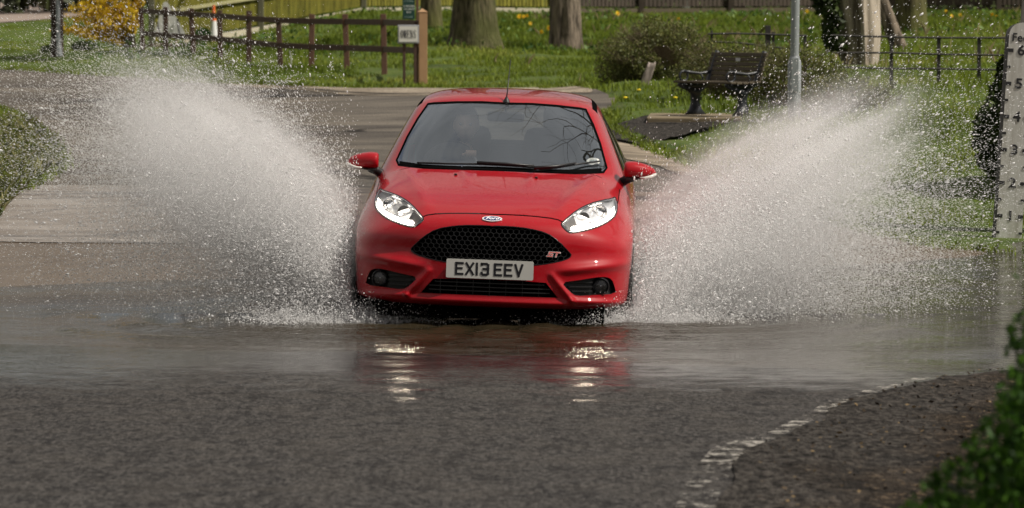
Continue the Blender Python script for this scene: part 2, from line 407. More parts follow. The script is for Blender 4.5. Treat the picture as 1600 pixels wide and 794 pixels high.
road = sheet('road', road_poly, .35, 0, M_ASPH); tag(road, kind='structure')
apr = [(-7.6, 32.0), (-7.2, 33.2)] + [gl[0], gl[1], ghit(60, 292)] + [ghit(300, 291), ghit(700, 297), ghit(1000, 303), ghit(1180, 308)] + [ghit(1300, 352), ghit(1450, 382)] + [(2.6, 32.3), (0, 32.0)]
apron = sheet('concrete_apron', apr, .3, .006, M_CONC, wob=.04); tag(apron, kind='structure')
gv = [ghit(*p) for p in [(330, 130), (430, 133), (560, 138.5), (700, 138.5), (850, 137.5), (929, 139.5), (925, 146), (800, 147), (700, 149), (560, 150), (470, 141), (400, 137)]]
grav = sheet('gravel_verge', gv, .2, .008, M_GRAV, wob=.12); tag(grav, kind='structure')
sv_ = [ghit(*p) for p in [(935, 180), (946, 178), (961, 207), (1010, 234), (1060, 252), (1099, 272), (1075, 276), (1030, 262), (985, 250), (955, 235)]]
sand = sheet('sandy_path', sv_, .2, .008, M_SAND, wob=.10); tag(sand, kind='structure')
# concrete drive far behind the lawn
dv = [ghit(*p) for p in [(-260, 52), (-100, 44), (0, 37), (80, 31), (128, 26), (150, 12)]]
dv = dv + [(dv[-1][0] + 1, 175), (-60, 175), (-60, dv[0][1])]
t = NT('drive_tarmac'); g_ = t.noise(t.pos((.3, 1, 1)), .6, 5); t.set(color=t.mix(g_, (.17, .13, .11), (.30, .24, .20)), rough=.85); M_DRIVE = t.m
drive = sheet('driveway', dv, 1.2, .03, M_DRIVE); tag(drive, kind='structure')
# verge soil on the near right
line_r = [(x, y) for x, y in gw]
vs_ = [(line_r[0][0] - .01, 9)] + [(x + .015, y) for x, y in line_r] + [ghit(1560, 583), (9, 21.4), (9, 9)]
verge = sheet('soil_verge', vs_, .12, .008, M_VERGE, wob=.13, zf=lambda x, y: np.clip(npn(x, y, 3.5, 1) * .014 + npn(x, y, 11, 4) * .012, -.004, 1)); tag(verge, kind='structure')
# worn white edge line as a strip along the verge
lp = []; rp = []
cs = [Vector(q) for q in gw]
for i, q in enumerate(cs):
    d = (cs[min(i + 1, len(cs) - 1)] - cs[max(i - 1, 0)]).normalized(); nrm = Vector((-d.y, d.x)); wdt = .11 if i < 4 else .06
    lp.append(tuple(q + nrm * wdt)); rp.append(tuple(q - nrm * .03))
ed = sheet('edge_line', lp + rp[::-1], .06, .016, M_WLINE, wob=.04); tag(ed, kind='structure')
# water surface: one sheet, the terrain rising through it makes its shores
wy = np.arange(20, 34.6, .055); wx = np.arange(-14, 14.1, .09)
WX, WY = np.meshgrid(wx, wy); a = WX.ravel(); b = WY.ravel()
I = np.arange(len(a)).reshape(len(wy), len(wx)); F = np.stack([I[:-1, :-1], I[:-1, 1:], I[1:, 1:], I[1:, :-1]], -1).reshape(-1, 4)
hz = H(a, b); keep = (hz[F] < .03).any(1)
wz = npn(a, b, 1.7, 8) * .0035
for wcx in (-.95, .80):                         # bow waves running out from both front wheels
    rr = np.hypot(a - wcx, (b - 25.6) * 1.0); wz = wz + .016 * np.sin(rr * 15 + .8 * np.sin(a * 3)) * np.exp(-((rr - .9) / .75) ** 2) * (b < 26)
used = np.unique(F[keep]); remap = -np.ones(len(a), int); remap[used] = np.arange(len(used))
wtr = np_mesh('water', np.stack([a, b, wz], 1)[used], remap[F[keep]], M_WATER, smooth=True); tag(wtr, kind='structure')
# ============================================================ the red hatchback
CAR_LOC = Vector((-.149, 25.0, -.06)); CAR_ROT = Euler((0, R(2.0), R(-2.0)))
CARM = Matrix.Translation(CAR_LOC) @ CAR_ROT.to_matrix().to_4x4(); CARI = CARM.inverted()
# local axes: x = lateral (to image right), y = back from the nose, z = up
car = empty('car', CAR_LOC); car.rotation_euler = CAR_ROT
tag(car, 'red three-door hatchback driving through the flooded ford towards the viewer, throwing up spray', 'car')

t = NT('red_paint'); p = t.pos((1, 1, 1), True); sp = t.noise(p, 260, 2, .5); drops = t.vor(p, 130)
dirt = t.noise(p, 3, 5, .6); spots = t.ramp(t.noise(p, 90, 2, .4), [(.66, 0), (.72, 1)])
bf = t.add('ShaderNodeNewGeometry').outputs['Backfacing']
c = t.mix(dirt, (.34, .001, .007), (.29, .001, .006)); c = t.mix(t.math('MULTIPLY', spots, .18), c, (.30, .12, .10))
c = t.mix(bf, c, (.02, .02, .022))
sz = t.add('ShaderNodeSeparateXYZ'); t.l(t.add('ShaderNodeTexCoord').outputs['Object'], sz.inputs[0])
wetd = t.ramp(drops, [(.16, 1), (.34, 0)])
grime = t.ramp(t.math('ADD', t.noise(p, 5, 5, .65), t.math('MULTIPLY', sz.outputs[2], -.35)), [(.33, 0), (.6, 1)])
t.set(color=c, rough=.45, metal=0, coat=1, coatr=t.mix(grime, .015, .05), spec=.12, coatn=t.bump(wetd, .0016, .8), normal=t.bump(sp, .0002, .4)); t.b.inputs['Coat IOR'].default_value = 1.38; M_RED = t.m
M_BLACK = flat('black_plastic', (.012, .012, .013), .45, obj=True)
M_GLOSSB = flat('gloss_black', (.006, .006, .007), .25, obj=True, spec=.25)
M_MESHB = flat('grille_black', (.020, .020, .021), .28, obj=True)
M_DARK = flat('cavity_black', (.004, .004, .004), .9, obj=True, spec=.0)
M_RUB = flat('tyre_rubber', (.018, .018, .018), .75, obj=True)
M_ALLOY = flat('alloy', (.45, .45, .46), .3, .05, obj=True, metal=.9)
M_CHROME = flat('chrome', (.80, .80, .82), .08, .02, obj=True, metal=1)
M_SILV = flat('lamp_bowl', (.82, .83, .85), .35, .08, 30, obj=True, metal=.85)
M_DASH = flat('dash_plastic', (.030, .031, .034), .6, obj=True)
M_SEAT = flat('seat_cloth', (.035, .036, .040), .85, obj=True)
M_SKIN = flat('skin', (.88, .60, .45), .5, .1, 20, obj=True, sub=.05)
M_SHIRT = flat('dark_jumper', (.045, .05, .065), .85, obj=True)
M_HAIR = flat('dark_hair', (.02, .015, .012), .7, .4, 60, obj=True)
def emit(name, c, s):
    t = NT(name); t.set(color=c, emis=c, emiss=s, rough=.2); return t.m
M_DRL = emit('running_light', (1, .90, .74), 20.0)
M_BEAM = emit('headlamp_bulb', (1, .90, .74), 3.0)
def glassm(name, tint, ior=1.45, mul=1.0, add=0.0, rough=.0, bmp=None):
    m = bpy.data.materials.new(name); m.use_nodes = True; n = m.node_tree.nodes; n.clear(); l = m.node_tree.links.new
    o = n.new('ShaderNodeOutputMaterial'); tr = n.new('ShaderNodeBsdfTransparent'); gl = n.new('ShaderNodeBsdfGlossy')
    fr = n.new('ShaderNodeFresnel'); fr.inputs[0].default_value = ior; mxs = n.new('ShaderNodeMixShader')
    ma = n.new('ShaderNodeMath'); ma.operation = 'MULTIPLY_ADD'; ma.inputs[1].default_value = mul; ma.inputs[2].default_value = add; ma.use_clamp = True
    gl.inputs[0].default_value = (.80, .90, 1, 1) if name == 'windscreen_glass' else (1, 1, 1, 1)
    tr.inputs[0].default_value = (*tint, 1); gl.inputs['Roughness'].default_value = rough
    l(fr.outputs[0], ma.inputs[0]); l(ma.outputs[0], mxs.inputs[0]); l(tr.outputs[0], mxs.inputs[1]); l(gl.outputs[0], mxs.inputs[2]); l(mxs.outputs[0], o.inputs[0])
    if bmp:
        tc = n.new('ShaderNodeTexCoord'); no = n.new('ShaderNodeTexNoise'); no.inputs['Scale'].default_value = bmp[0]; b = n.new('ShaderNodeBump'); b.inputs['Distance'].default_value = bmp[1]
        l(tc.outputs['Object'], no.inputs[0]); l(no.outputs[0], b.inputs['Height']); l(b.outputs[0], gl.inputs['Normal'])
    return m
M_SCREEN = glassm('windscreen_glass', (.94, .96, .97), 1.5, 2.5, .13, .0)
M_SIDEG = glassm('side_glass', (.35, .38, .38), 1.5, 1.3, .03)
M_LENS = glassm('lamp_lens', (.95, .95, .96), 1.45, 1.0, .01)

# ---- body cage: longitudinal rows, lateral columns (half), columns 0 centre .. 6 side shoulder
#  (x back, y lateral, z)
cage = [
 [(.13,0,.165),(.14,.23,.165),(.17,.43,.165),(.22,.59,.168),(.30,.70,.172),(.40,.765,.178),(.52,.80,.185)],
 [(.02,0,.175),(.03,.24,.175),(.06,.45,.175),(.12,.615,.178),(.21,.735,.182),(.32,.80,.188),(.46,.835,.195)],
 [(.0,0,.25),(.012,.24,.25),(.045,.45,.25),(.105,.62,.25),(.20,.745,.25),(.315,.812,.25),(.45,.845,.25)],
 [(.012,0,.36),(.022,.24,.36),(.055,.45,.36),(.12,.62,.36),(.215,.745,.36),(.325,.815,.36),(.455,.848,.355)],
 [(.022,0,.48),(.032,.24,.48),(.062,.45,.478),(.12,.62,.475),(.21,.748,.47),(.32,.825,.46),(.455,.858,.45)],
 [(.032,0,.585),(.042,.24,.583),(.075,.45,.575),(.14,.61,.565),(.225,.74,.55),(.335,.825,.535),(.47,.862,.52)],
 [(.052,0,.665),(.066,.24,.662),(.105,.45,.652),(.17,.605,.635),(.26,.725,.612),(.37,.808,.585),(.51,.862,.57)],
 [(.105,0,.722),(.118,.24,.718),(.165,.44,.707),(.25,.585,.695),(.36,.70,.672),(.46,.79,.645),(.58,.862,.61)],
 [(.38,0,.822),(.385,.25,.818),(.41,.44,.810),(.45,.575,.800),(.52,.69,.782),(.60,.775,.735),(.68,.862,.65)],
 [(.74,0,.905),(.75,.25,.902),(.76,.46,.893),(.78,.61,.882),(.81,.715,.858),(.86,.795,.800),(.90,.866,.69)],
 [(1.04,0,.965),(1.06,.26,.962),(1.10,.48,.952),(1.15,.635,.942),(1.19,.735,.905),(1.22,.805,.84),(1.24,.864,.71)],
 [(1.10,0,.985),(1.12,.27,.982),(1.17,.49,.974),(1.27,.655,.965),(1.36,.75,.935),(1.38,.812,.865),(1.40,.862,.73)],
 [(1.46,0,1.20),(1.48,.26,1.197),(1.53,.46,1.186),(1.61,.608,1.165),(1.66,.680,1.145),(1.70,.812,.905),(1.70,.864,.755)],
 [(1.84,0,1.385),(1.855,.25,1.382),(1.90,.42,1.37),(1.965,.545,1.345),(2.0,.615,1.315),(2.05,.814,.925),(2.05,.864,.77)],
 [(1.97,0,1.428),(1.985,.25,1.424),(2.03,.42,1.410),(2.10,.54,1.385),(2.14,.605,1.350),(2.3,.814,.94),(2.3,.864,.775)],
 [(2.6,0,1.462),(2.6,.25,1.457),(2.62,.42,1.443),(2.64,.53,1.418),(2.66,.595,1.375),(2.7,.812,.955),(2.7,.864,.785)],
 [(3.3,0,1.440),(3.3,.24,1.436),(3.3,.40,1.42),(3.28,.51,1.395),(3.28,.575,1.35),(3.25,.79,.985),(3.25,.856,.80)],
 [(3.70,0,1.375),(3.70,.23,1.37),(3.68,.38,1.355),(3.64,.48,1.33),(3.6,.54,1.28),(3.55,.745,1.00),(3.55,.83,.81)],
 [(3.78,0,1.05),(3.77,.24,1.05),(3.75,.42,1.04),(3.71,.55,1.03),(3.68,.62,1.02),(3.66,.71,.98),(3.66,.79,.80)],
 [(3.88,0,.90),(3.87,.25,.90),(3.85,.44,.90),(3.81,.58,.89),(3.76,.68,.88),(3.73,.745,.86),(3.70,.80,.74)],
]
NR = len(cage)
bm = bmesh.new(); G = []
for row in cage: G.append([bm.verts.new((b, a, c)) for a, b, c in row])
for i in range(NR - 1):
    for j in range(6): bm.faces.new((G[i][j], G[i][j + 1], G[i + 1][j + 1], G[i + 1][j]))
# side sheet: left boundary = column 6 rows 1..7 going up, top boundary = column 6 rows 7..19
topi = list(range(7, NR)); zr = [r_[6][2] for r_ in cage[1:7]][::-1]      # z of rows 6,5,4,3,2,1
sw = [.866, .868, .866, .862, .862, .850]
prev = [G[i][6] for i in topi]
for k, z in enumerate(zr):
    row = [G[6 - k][6]]
    for i in topi[1:]:
        x0 = cage[i][6][0]; yb = sw[k] if i < 16 else sw[k] - (.0, .0, .0, .0)[0]
        if i >= 16: yb = min(sw[k], {16: .858, 17: .84, 18: .81, 19: .80}[i] + .006 * k)
        if i == 8: yb = (sw[k] + .862) / 2
        row.append(bm.verts.new((yb, x0, z)))
    for c_ in range(len(topi) - 1): bm.faces.new((prev[c_], row[c_], row[c_ + 1], prev[c_ + 1]))
    prev = row
# rear: continue rows down from row 19 between centre and the side sheet's last column
bm.verts.ensure_lookup_table()
# collect last column verts of side rows
last = []
pv = [G[NR - 1][6]]
cols = [v for v in bm.verts if abs(v.co.y - cage[NR - 1][6][0]) < 1e-6 and v.co.x > .75 and v.co.z < .7]
cols.sort(key=lambda v: -v.co.z)
prow = G[NR - 1]
for k, v in enumerate(cols):
    z = v.co.z; row = []
    for j in range(6):
        a, b, c = cage[NR - 1][j]; row.append(bm.verts.new((b + .012 * (k < 4) * k, a + (.05 if k < 5 else .02), z)))
    row.append(v)
    for j in range(6): bm.faces.new((prow[j], prow[j + 1], row[j + 1], row[j]))
    prow = row
bmesh.ops.recalc_face_normals(bm, faces=bm.faces)
# mirror
geom = bm.verts[:] + bm.edges[:] + bm.faces[:]
r_ = bmesh.ops.duplicate(bm, geom=geom)
nv = [e for e in r_['geom'] if isinstance(e, bmesh.types.BMVert)]; nf = [e for e in r_['geom'] if isinstance(e, bmesh.types.BMFace)]
for v in nv: v.co.x = -v.co.x
bmesh.ops.reverse_faces(bm, faces=nf)
bmesh.ops.remove_doubles(bm, verts=bm.verts, dist=1e-4)
bmesh.ops.recalc_face_normals(bm, faces=bm.faces)
me = bpy.data.meshes.new('tmp'); bm.to_mesh(me); bm.free()
to = bpy.data.objects.new('tmp', me); COL.objects.link(to); sm = to.modifiers.new('s', 'SUBSURF'); sm.levels = 4; sm.render_levels = 4
dg = bpy.context.evaluated_depsgraph_get(); me2 = bpy.data.meshes.new_from_object(to.evaluated_get(dg)); bpy.data.objects.remove(to)
bm = bmesh.new(); bm.from_mesh(me2)
# orientation: normals outwards
bm.faces.ensure_lookup_table()
top = max(bm.faces, key=lambda f: f.calc_center_median().z)
if top.normal.z < 0: bmesh.ops.reverse_faces(bm, faces=bm.faces)
def sst(a, b, x): x = min(1, max(0, (x - a) / (b - a))); return x * x * (3 - 2 * x)
def seg_d(px, py, a, b):
    ax_, ay_ = a; bx, by = b; t = max(0, min(1, ((px - ax_) * (bx - ax_) + (py - ay_) * (by - ay_)) / ((bx - ax_) ** 2 + (by - ay_) ** 2)))
    dx, dy = px - ax_ - t * (bx - ax_), py - ay_ - t * (by - ay_); return math.hypot(dx, dy), t, (bx - ax_) * (py - ay_) - (by - ay_) * (px - ax_)
# sculpt: bonnet creases, bumper shelf over the fog lamps, central bumper face, splitter blade
for v in bm.verts:
    x, y, z = abs(v.co.x), v.co.y, v.co.z
    if v.normal.z > .3 and .1 < y < 1.2 and x < .8:
        d, tt, side = seg_d(x, y, (.40, .20), (.60, 1.12))
        h = .011 * math.exp(-(d / .05) ** 2) * sst(0, .15, tt + .05)
        if side > 0: pass
        d2, t2, _ = seg_d(x, y, (.17, .62), (.24, 1.1)); h += .006 * math.exp(-(d2 / .03) ** 2) * sst(0, .5, t2)
        v.co.z += h
    if y < .62 and .15 < z < .62:
        # cheek: shelf above the fog recess that sticks out, wall below drawn in
        w_ = sst(.34, .52, x) * (1 - sst(.84, .90, x))
        v.co.y -= .022 * w_ * math.exp(-((z - .43 - .10 * (x - .6)) / .030) ** 2)
        v.co.y += .014 * w_ * math.exp(-((z - .51) / .06) ** 2)
        # blade rising from the bottom lip between fog recess and lower grille
        d3, t3, _ = seg_d(x, z, (.375, .385), (.505, .232)); v.co.y -= .030 * math.exp(-(d3 / .016) ** 2) * (.4 + .6 * t3)
        d3, t3, _ = seg_d(x, z, (.505, .232), (.78, .222)); v.co.y -= .016 * math.exp(-(d3 / .016) ** 2)
        # lip along the bottom
        v.co.y -= .018 * math.exp(-((z - .205) / .022) ** 2) * (1 - sst(.80, .86, x))
bm.normal_update()
BODY_BVH = BVHTree.FromBMesh(bm)
def car_hit(px, py):
    o = CARI @ cam.location; d = (CARI.to_3x3() @ ray(px, py)).normalized()
    h_ = BODY_BVH.ray_cast(o, d, 60)
    if h_[0] is None:
        tt = (.45 - o.y) / d.y; q = o + d * tt; print('MISS', px, py); return q
    return h_[0]
def surf(x, z):
    """body depth seen from straight ahead"""
    h_ = BODY_BVH.ray_cast(Vector((x, -2, z)), Vector((0, 1, 0)), 5)
    return h_[0].y if h_[0] is not None else None
def snorm(x, z):
    h_ = BODY_BVH.ray_cast(Vector((x, -2, z)), Vector((0, 1, 0)), 5); return h_[1]
def smooth_poly(pts, closed=True, it=2, keep=()):
    for _ in range(it):
        out = []; m_ = len(pts)
        for i in range(m_ if closed else m_ - 1):
            a = Vector(pts[i]); b = Vector(pts[(i + 1) % m_]); out += [tuple(a.lerp(b, .25)), tuple(a.lerp(b, .75))]
        if not closed: out = [pts[0]] + out + [pts[-1]]
        pts = out
    return pts

FRONT = (lambda c: (c.x, c.z), lambda f: f.normal.y < .15 and f.calc_center_median().y < 2.2, lambda d: Vector((d[0], 0, d[1])))
SIDE_R = (lambda c: (c.y, c.z), lambda f: f.normal.x > .25, lambda d: Vector((0, d[0], d[1])))
SIDE_L = (lambda c: (c.y, c.z), lambda f: f.normal.x < -.25, lambda d: Vector((0, d[0], d[1])))
REAR = (lambda c: (c.x, c.z), lambda f: f.normal.y > .2 and f.calc_center_median().y > 3, lambda d: Vector((d[0], 0, d[1])))
TOP = (lambda c: (c.x, c.y), lambda f: f.normal.z > .3 and f.calc_center_median().z > .6, lambda d: Vector((d[0], d[1], 0)))
def pip(x, y, poly):
    c = False; m_ = len(poly)
    for i in range(m_):
        x1, y1 = poly[i]; x2, y2 = poly[(i + 1) % m_]
        if (y1 > y) != (y2 > y) and x < (x2 - x1) * (y - y1) / (y2 - y1) + x1: c = not c
    return c
def cut(poly, view):
    """split the body along an outline and return the faces inside it"""
    pr, ok, up3 = view; N_ = len(poly)
    x0 = min(p[0] for p in poly) - .05; x1 = max(p[0] for p in poly) + .05; y0 = min(p[1] for p in poly) - .05; y1 = max(p[1] for p in poly) + .05
    def cand():
        out = []
        for f in bm.faces:
            c = f.calc_center_median(); a, b = pr(c)
            if x0 < a < x1 and y0 < b < y1 and ok(f): out.append(f)
        return out
    pool = cand()
    for i in range(N_):
        a = poly[i]; b = poly[(i + 1) % N_]; ex = 1e-4
        bx0, bx1 = min(a[0], b[0]) - ex, max(a[0], b[0]) + ex; by0, by1 = min(a[1], b[1]) - ex, max(a[1], b[1]) + ex
        sel = []
        for f in pool:
            if not f.is_valid: continue
            q = [pr(v.co) for v in f.verts]
            if max(k[0] for k in q) < bx0 or min(k[0] for k in q) > bx1 or max(k[1] for k in q) < by0 or min(k[1] for k in q) > by1: continue
            sel.append(f)
        if not sel: continue
        d = (b[0] - a[0], b[1] - a[1]); no2 = (-d[1], d[0]); ln = math.hypot(*no2)
        if ln < 1e-7: continue
        es = set(e for f in sel for e in f.edges); vs = set(v for f in sel for v in f.verts)
        r = bmesh.ops.bisect_plane(bm, geom=sel + list(es) + list(vs), plane_co=up3(a), plane_no=up3((no2[0] / ln, no2[1] / ln)), dist=1e-6)
        nf = [e for e in r['geom'] if isinstance(e, bmesh.types.BMFace) and e.is_valid]
        pool = list(set([f for f in pool if f.is_valid] + nf))
    return [f for f in pool if f.is_valid and pip(*pr(f.calc_center_median()), poly)]
def take(faces, name, mat, parent, offset=None, depth=0, dirv=(0, 1, 0), remove=True, smooth=True, push=0):
    """lift faces out of the body into a mesh of their own"""
    b2 = bmesh.new(); mp_ = {}; 
    for f in faces:
        for v in f.verts:
            if v not in mp_: mp_[v] = b2.verts.new(v.co + (v.normal * push) + (Vector(offset) if offset else Vector()))
    for f in faces:
        try: b2.faces.new([mp_[v] for v in f.verts])
        except ValueError: pass
    if depth:
        be = [e for e in b2.edges if e.is_boundary]; r = bmesh.ops.extrude_edge_only(b2, edges=be)
        for e in r['geom']:
            if isinstance(e, bmesh.types.BMVert): e.co += Vector(dirv) * depth
    me = bpy.data.meshes.new(name); b2.to_mesh(me); b2.free()
    o = link(name, me, mat, parent, smooth)
    if depth: me.set_sharp_from_angle(angle=R(50))
    if remove: bmesh.ops.delete(bm, geom=faces, context='FACES')
    return o
def rim(poly, view_in, depth, name, mat, parent, inset=0, mirror=False):
    """a wall running inwards from an outline on the front of the body"""
    mb = MB(); pts = []
    for x, z in poly:
        yy = surf(x, z); pts.append((x, yy if yy is not None else .4, z))
    n_ = len(pts); vs = [(x, y - .001, z) for x, y, z in pts] + [(x, y + depth, z) for x, y, z in pts]
    mb.add(vs, [(i, (i + 1) % n_, n_ + (i + 1) % n_, n_ + i) for i in range(n_)])
    return mb.build(name, mat, parent, smooth=50)
def mirror_poly(p): return [(-x, z) for x, z in p][::-1]
def offset_poly(poly, d):
    n_ = len(poly); out = []
    ar = sum(poly[i][0] * poly[(i + 1) % n_][1] - poly[(i + 1) % n_][0] * poly[i][1] for i in range(n_)); sg = 1 if ar > 0 else -1
    for i in range(n_):
        a = Vector(poly[i - 1]); b = Vector(poly[i]); c = Vector(poly[(i + 1) % n_])
        e1 = (b - a).normalized(); e2 = (c - b).normalized(); m_ = Vector((-(e1 + e2).y, (e1 + e2).x))
        if m_.length < 1e-6: m_ = Vector((-e2.y, e2.x))
        m_.normalize(); out.append(tuple(b + m_ * d * sg))
    return out
def trace(px): return [(lambda q: (q.x, q.z))(car_hit(*p)) for p in px]
def strip(line, w, view): 
    """thin outline round a polyline"""
    a = []; b = []
    for i, q in enumerate(line):
        q = Vector(q); d = (Vector(line[min(i + 1, len(line) - 1)]) - Vector(line[max(i - 1, 0)])).normalized(); nn = Vector((-d.y, d.x)) * w / 2
        a.append(tuple(q + nn)); b.append(tuple(q - nn))
    return cut(a + b[::-1], view)

# ---- outlines (traced on one side, mirrored)
hl = trace([(875.6,350.4),(882,343.7),(901.7,327.8),(922,317.7),(942.2,312.4),(955.3,310.1),(961.6,307),(964.8,317.7),(964.5,330),(959.6,341),(942.2,352.4),(919,360.5),(895.9,364.6),(888.6,364),(881.4,358.2)])
g_r = trace([(768.3,353.4),(800,354.5),(824.8,357.3),(854.3,364.2),(874,378),(888,393),(893.6,400),(883.8,406.5),(860,412),(830,415.5)])
g_b = trace([(768, 413.5)])
grille = [(max(0, x), z) for x, z in g_r]
gx0 = grille[0][1]; grille[0] = (0.0, gx0)
zb = min(z for x, z in grille[6:]) - .002
grille = grille + [(0.0, zb)]
grille = grille + [(-x, z) for x, z in grille[1:-1]][::-1]
lg = trace([(771,437),(820,439.5),(853,442),(862,453),(871.5,464),(800,463.5)])
lg[0] = (0, lg[0][1]); zlb = min(z for x, z in lg)
lg = [lg[0], lg[1], lg[2], lg[3], (lg[4][0], zlb), (0, zlb)]; lg = lg + [(-x, z) for x, z in lg[1:-1]][::-1]
fog = trace([(877,441.5),(903.5,438),(930,433.5),(947.7,432.5),(956.5,437),(961,449),(962.4,459),(930,461),(900.6,462.5),(890,455.6)])
def tidy(poly, zmin=0): return poly
PARTS = {}
def both(poly): return ((poly, 1), (mirror_poly(poly), -1))

HL = [smooth_poly(p, it=1) for p, s in both(hl)]
FG = [smooth_poly(p, it=1) for p, s in both(fog)]
GR = smooth_poly(grille, it=1); LG = lg

# ---- upper grille
gf = cut(GR, FRONT); take(gf, 'grille_backing', M_DARK, car, offset=(0, .060, 0))
rim(GR, None, .06, 'grille_rim', M_BLACK, car)
def honeycomb(poly, w, h, y_off, mat, name, th=.0032):
    mb = MB(); xs = [p[0] for p in poly]; zs = [p[1] for p in poly]; seen = set()
    k = 0; z = min(zs) - h
    pin = offset_poly(poly, .001)
    while z < max(zs) + h:
        x = min(xs) - w + (w / 2 if k % 2 else 0)
        while x < max(xs) + w:
            c6 = [(x + w * a, z + h * b) for a, b in ((0, .62), (.5, .31), (.5, -.31), (0, -.62), (-.5, -.31), (-.5, .31))]
            for i in range(6):
                a, b = c6[i], c6[(i + 1) % 6]; key = tuple(sorted((tuple(round(q, 3) for q in a), tuple(round(q, 3) for q in b))))
                if key in seen: continue
                seen.add(key)
                if pip(*a, pin) and pip(*b, pin):
                    ya, yb = surf(*a), surf(*b)
                    if ya is None or yb is None: continue
                    mb.bar((a[0], ya + y_off, a[1]), (b[0], yb + y_off, b[1]), .014, th, up=(0, 0, 1) if abs(a[0] - b[0]) > 1e-4 else (1, 0, 0))
            x += w
        z += h * .93; k += 1
    return mb.build(name, mat, car)
honeycomb(GR, .0345, .0275, .022, M_MESHB, 'honeycomb_mesh')
# thin lip round the grille
def lip(poly, r, name, mat, dy=0, parent=None):
    pts = []
    for x, z in poly:
        yy = surf(x, z)
        if yy is not None: pts.append((x, yy + dy, z))
    mb = MB(); mb.tube(pts, r, 6, closed=True); return mb.build(name, mat, parent or car, smooth=True)
lip(GR, .0045, 'grille_trim', M_GLOSSB, .003)

# ---- lower grille
lf = cut(LG, FRONT); take(lf, 'lower_grille_backing', M_DARK, car, offset=(0, .07, 0)); rim(LG, None, .07, 'lower_grille_rim', M_BLACK, car)
mb = MB(); z0_, z1_ = zlb, max(z for x, z in LG)
for k in range(1, 4):
    z = z0_ + (z1_ - z0_) * k / 4; xs_ = np.linspace(-.40, .40, 25)
    pts = [(x, surf(x, z) + .022, z) for x in xs_ if pip(x, z, offset_poly(LG, .004))]
    for a, b in zip(pts[:-1], pts[1:]): mb.bar(a, b, .022, .006)
for x in np.linspace(-.3, .3, 7):
    mb.bar((x, surf(x, z0_) + .035, z0_), (x, surf(x, z1_) + .035, z1_), .004, .02, up=(0, 1, 0))
mb.build('lower_grille_slats', M_MESHB, car)

# ---- fog lamp recesses
for poly, s in ((FG[0], 1), (FG[1], -1)):
    ff = cut(poly, FRONT); take(ff, 'fog_lamp_recess', M_BLACK, car, offset=(0, .045, 0)); rim(poly, None, .045, 'fog_recess_rim', M_BLACK, car)
    xs_ = [p[0] for p in poly]; zs_ = [p[1] for p in poly]
    c_ = car_hit(938.8, 447.3); cx_, cz_ = c_.x * s, c_.z; cy_ = (surf(cx_, cz_) or .3) + .004
    # three louvres beside the lamp
    mb = MB()
    for k in range(3):
        pts = []
        for x in np.linspace(min(abs(a) for a in xs_) + .03, abs(cx_) - .055, 8):
            z = min(zs_) + (max(zs_) - min(zs_)) * (.22 + .24 * k); pi = offset_poly(poly, .004)
            if pip(x * s, z, pi): pts.append((x * s, surf(x * s, z) + .028, z))
        for a, b in zip(pts[:-1], pts[1:]): mb.bar(a, b, .02, .008)
    if mb.v: mb.build('fog_recess_louvre', M_MESHB, car)
    fl = MB().lathe([(.052, .03), (.052, .0), (.047, -.006), (.042, .0), (.040, .02)], 28, (cx_, cy_, cz_), 'Y').build('fog_lamp', M_GLOSSB, car, smooth=40)
    MB().lathe([(.040, .0), (.030, .018), (.012, .030), (.0, .032)], 24, (cx_, cy_ + .006, cz_), 'Y').build('fog_reflector', flat('fog_bowl', (.16, .16, .165), .18, obj=True, metal=.8), fl, smooth=60)
    MB().lathe([(.0, -.012), (.015, -.010), (.028, -.004), (.040, .006)], 24, (cx_, cy_, cz_), 'Y').build('fog_lens', M_LENS, fl, smooth=60)
    MB().lathe([(.0, .004), (.008, .008), (.011, .016), (.008, .026)], 12, (cx_, cy_, cz_), 'Y').build('bulb_shield', M_CHROME, fl, smooth=60)

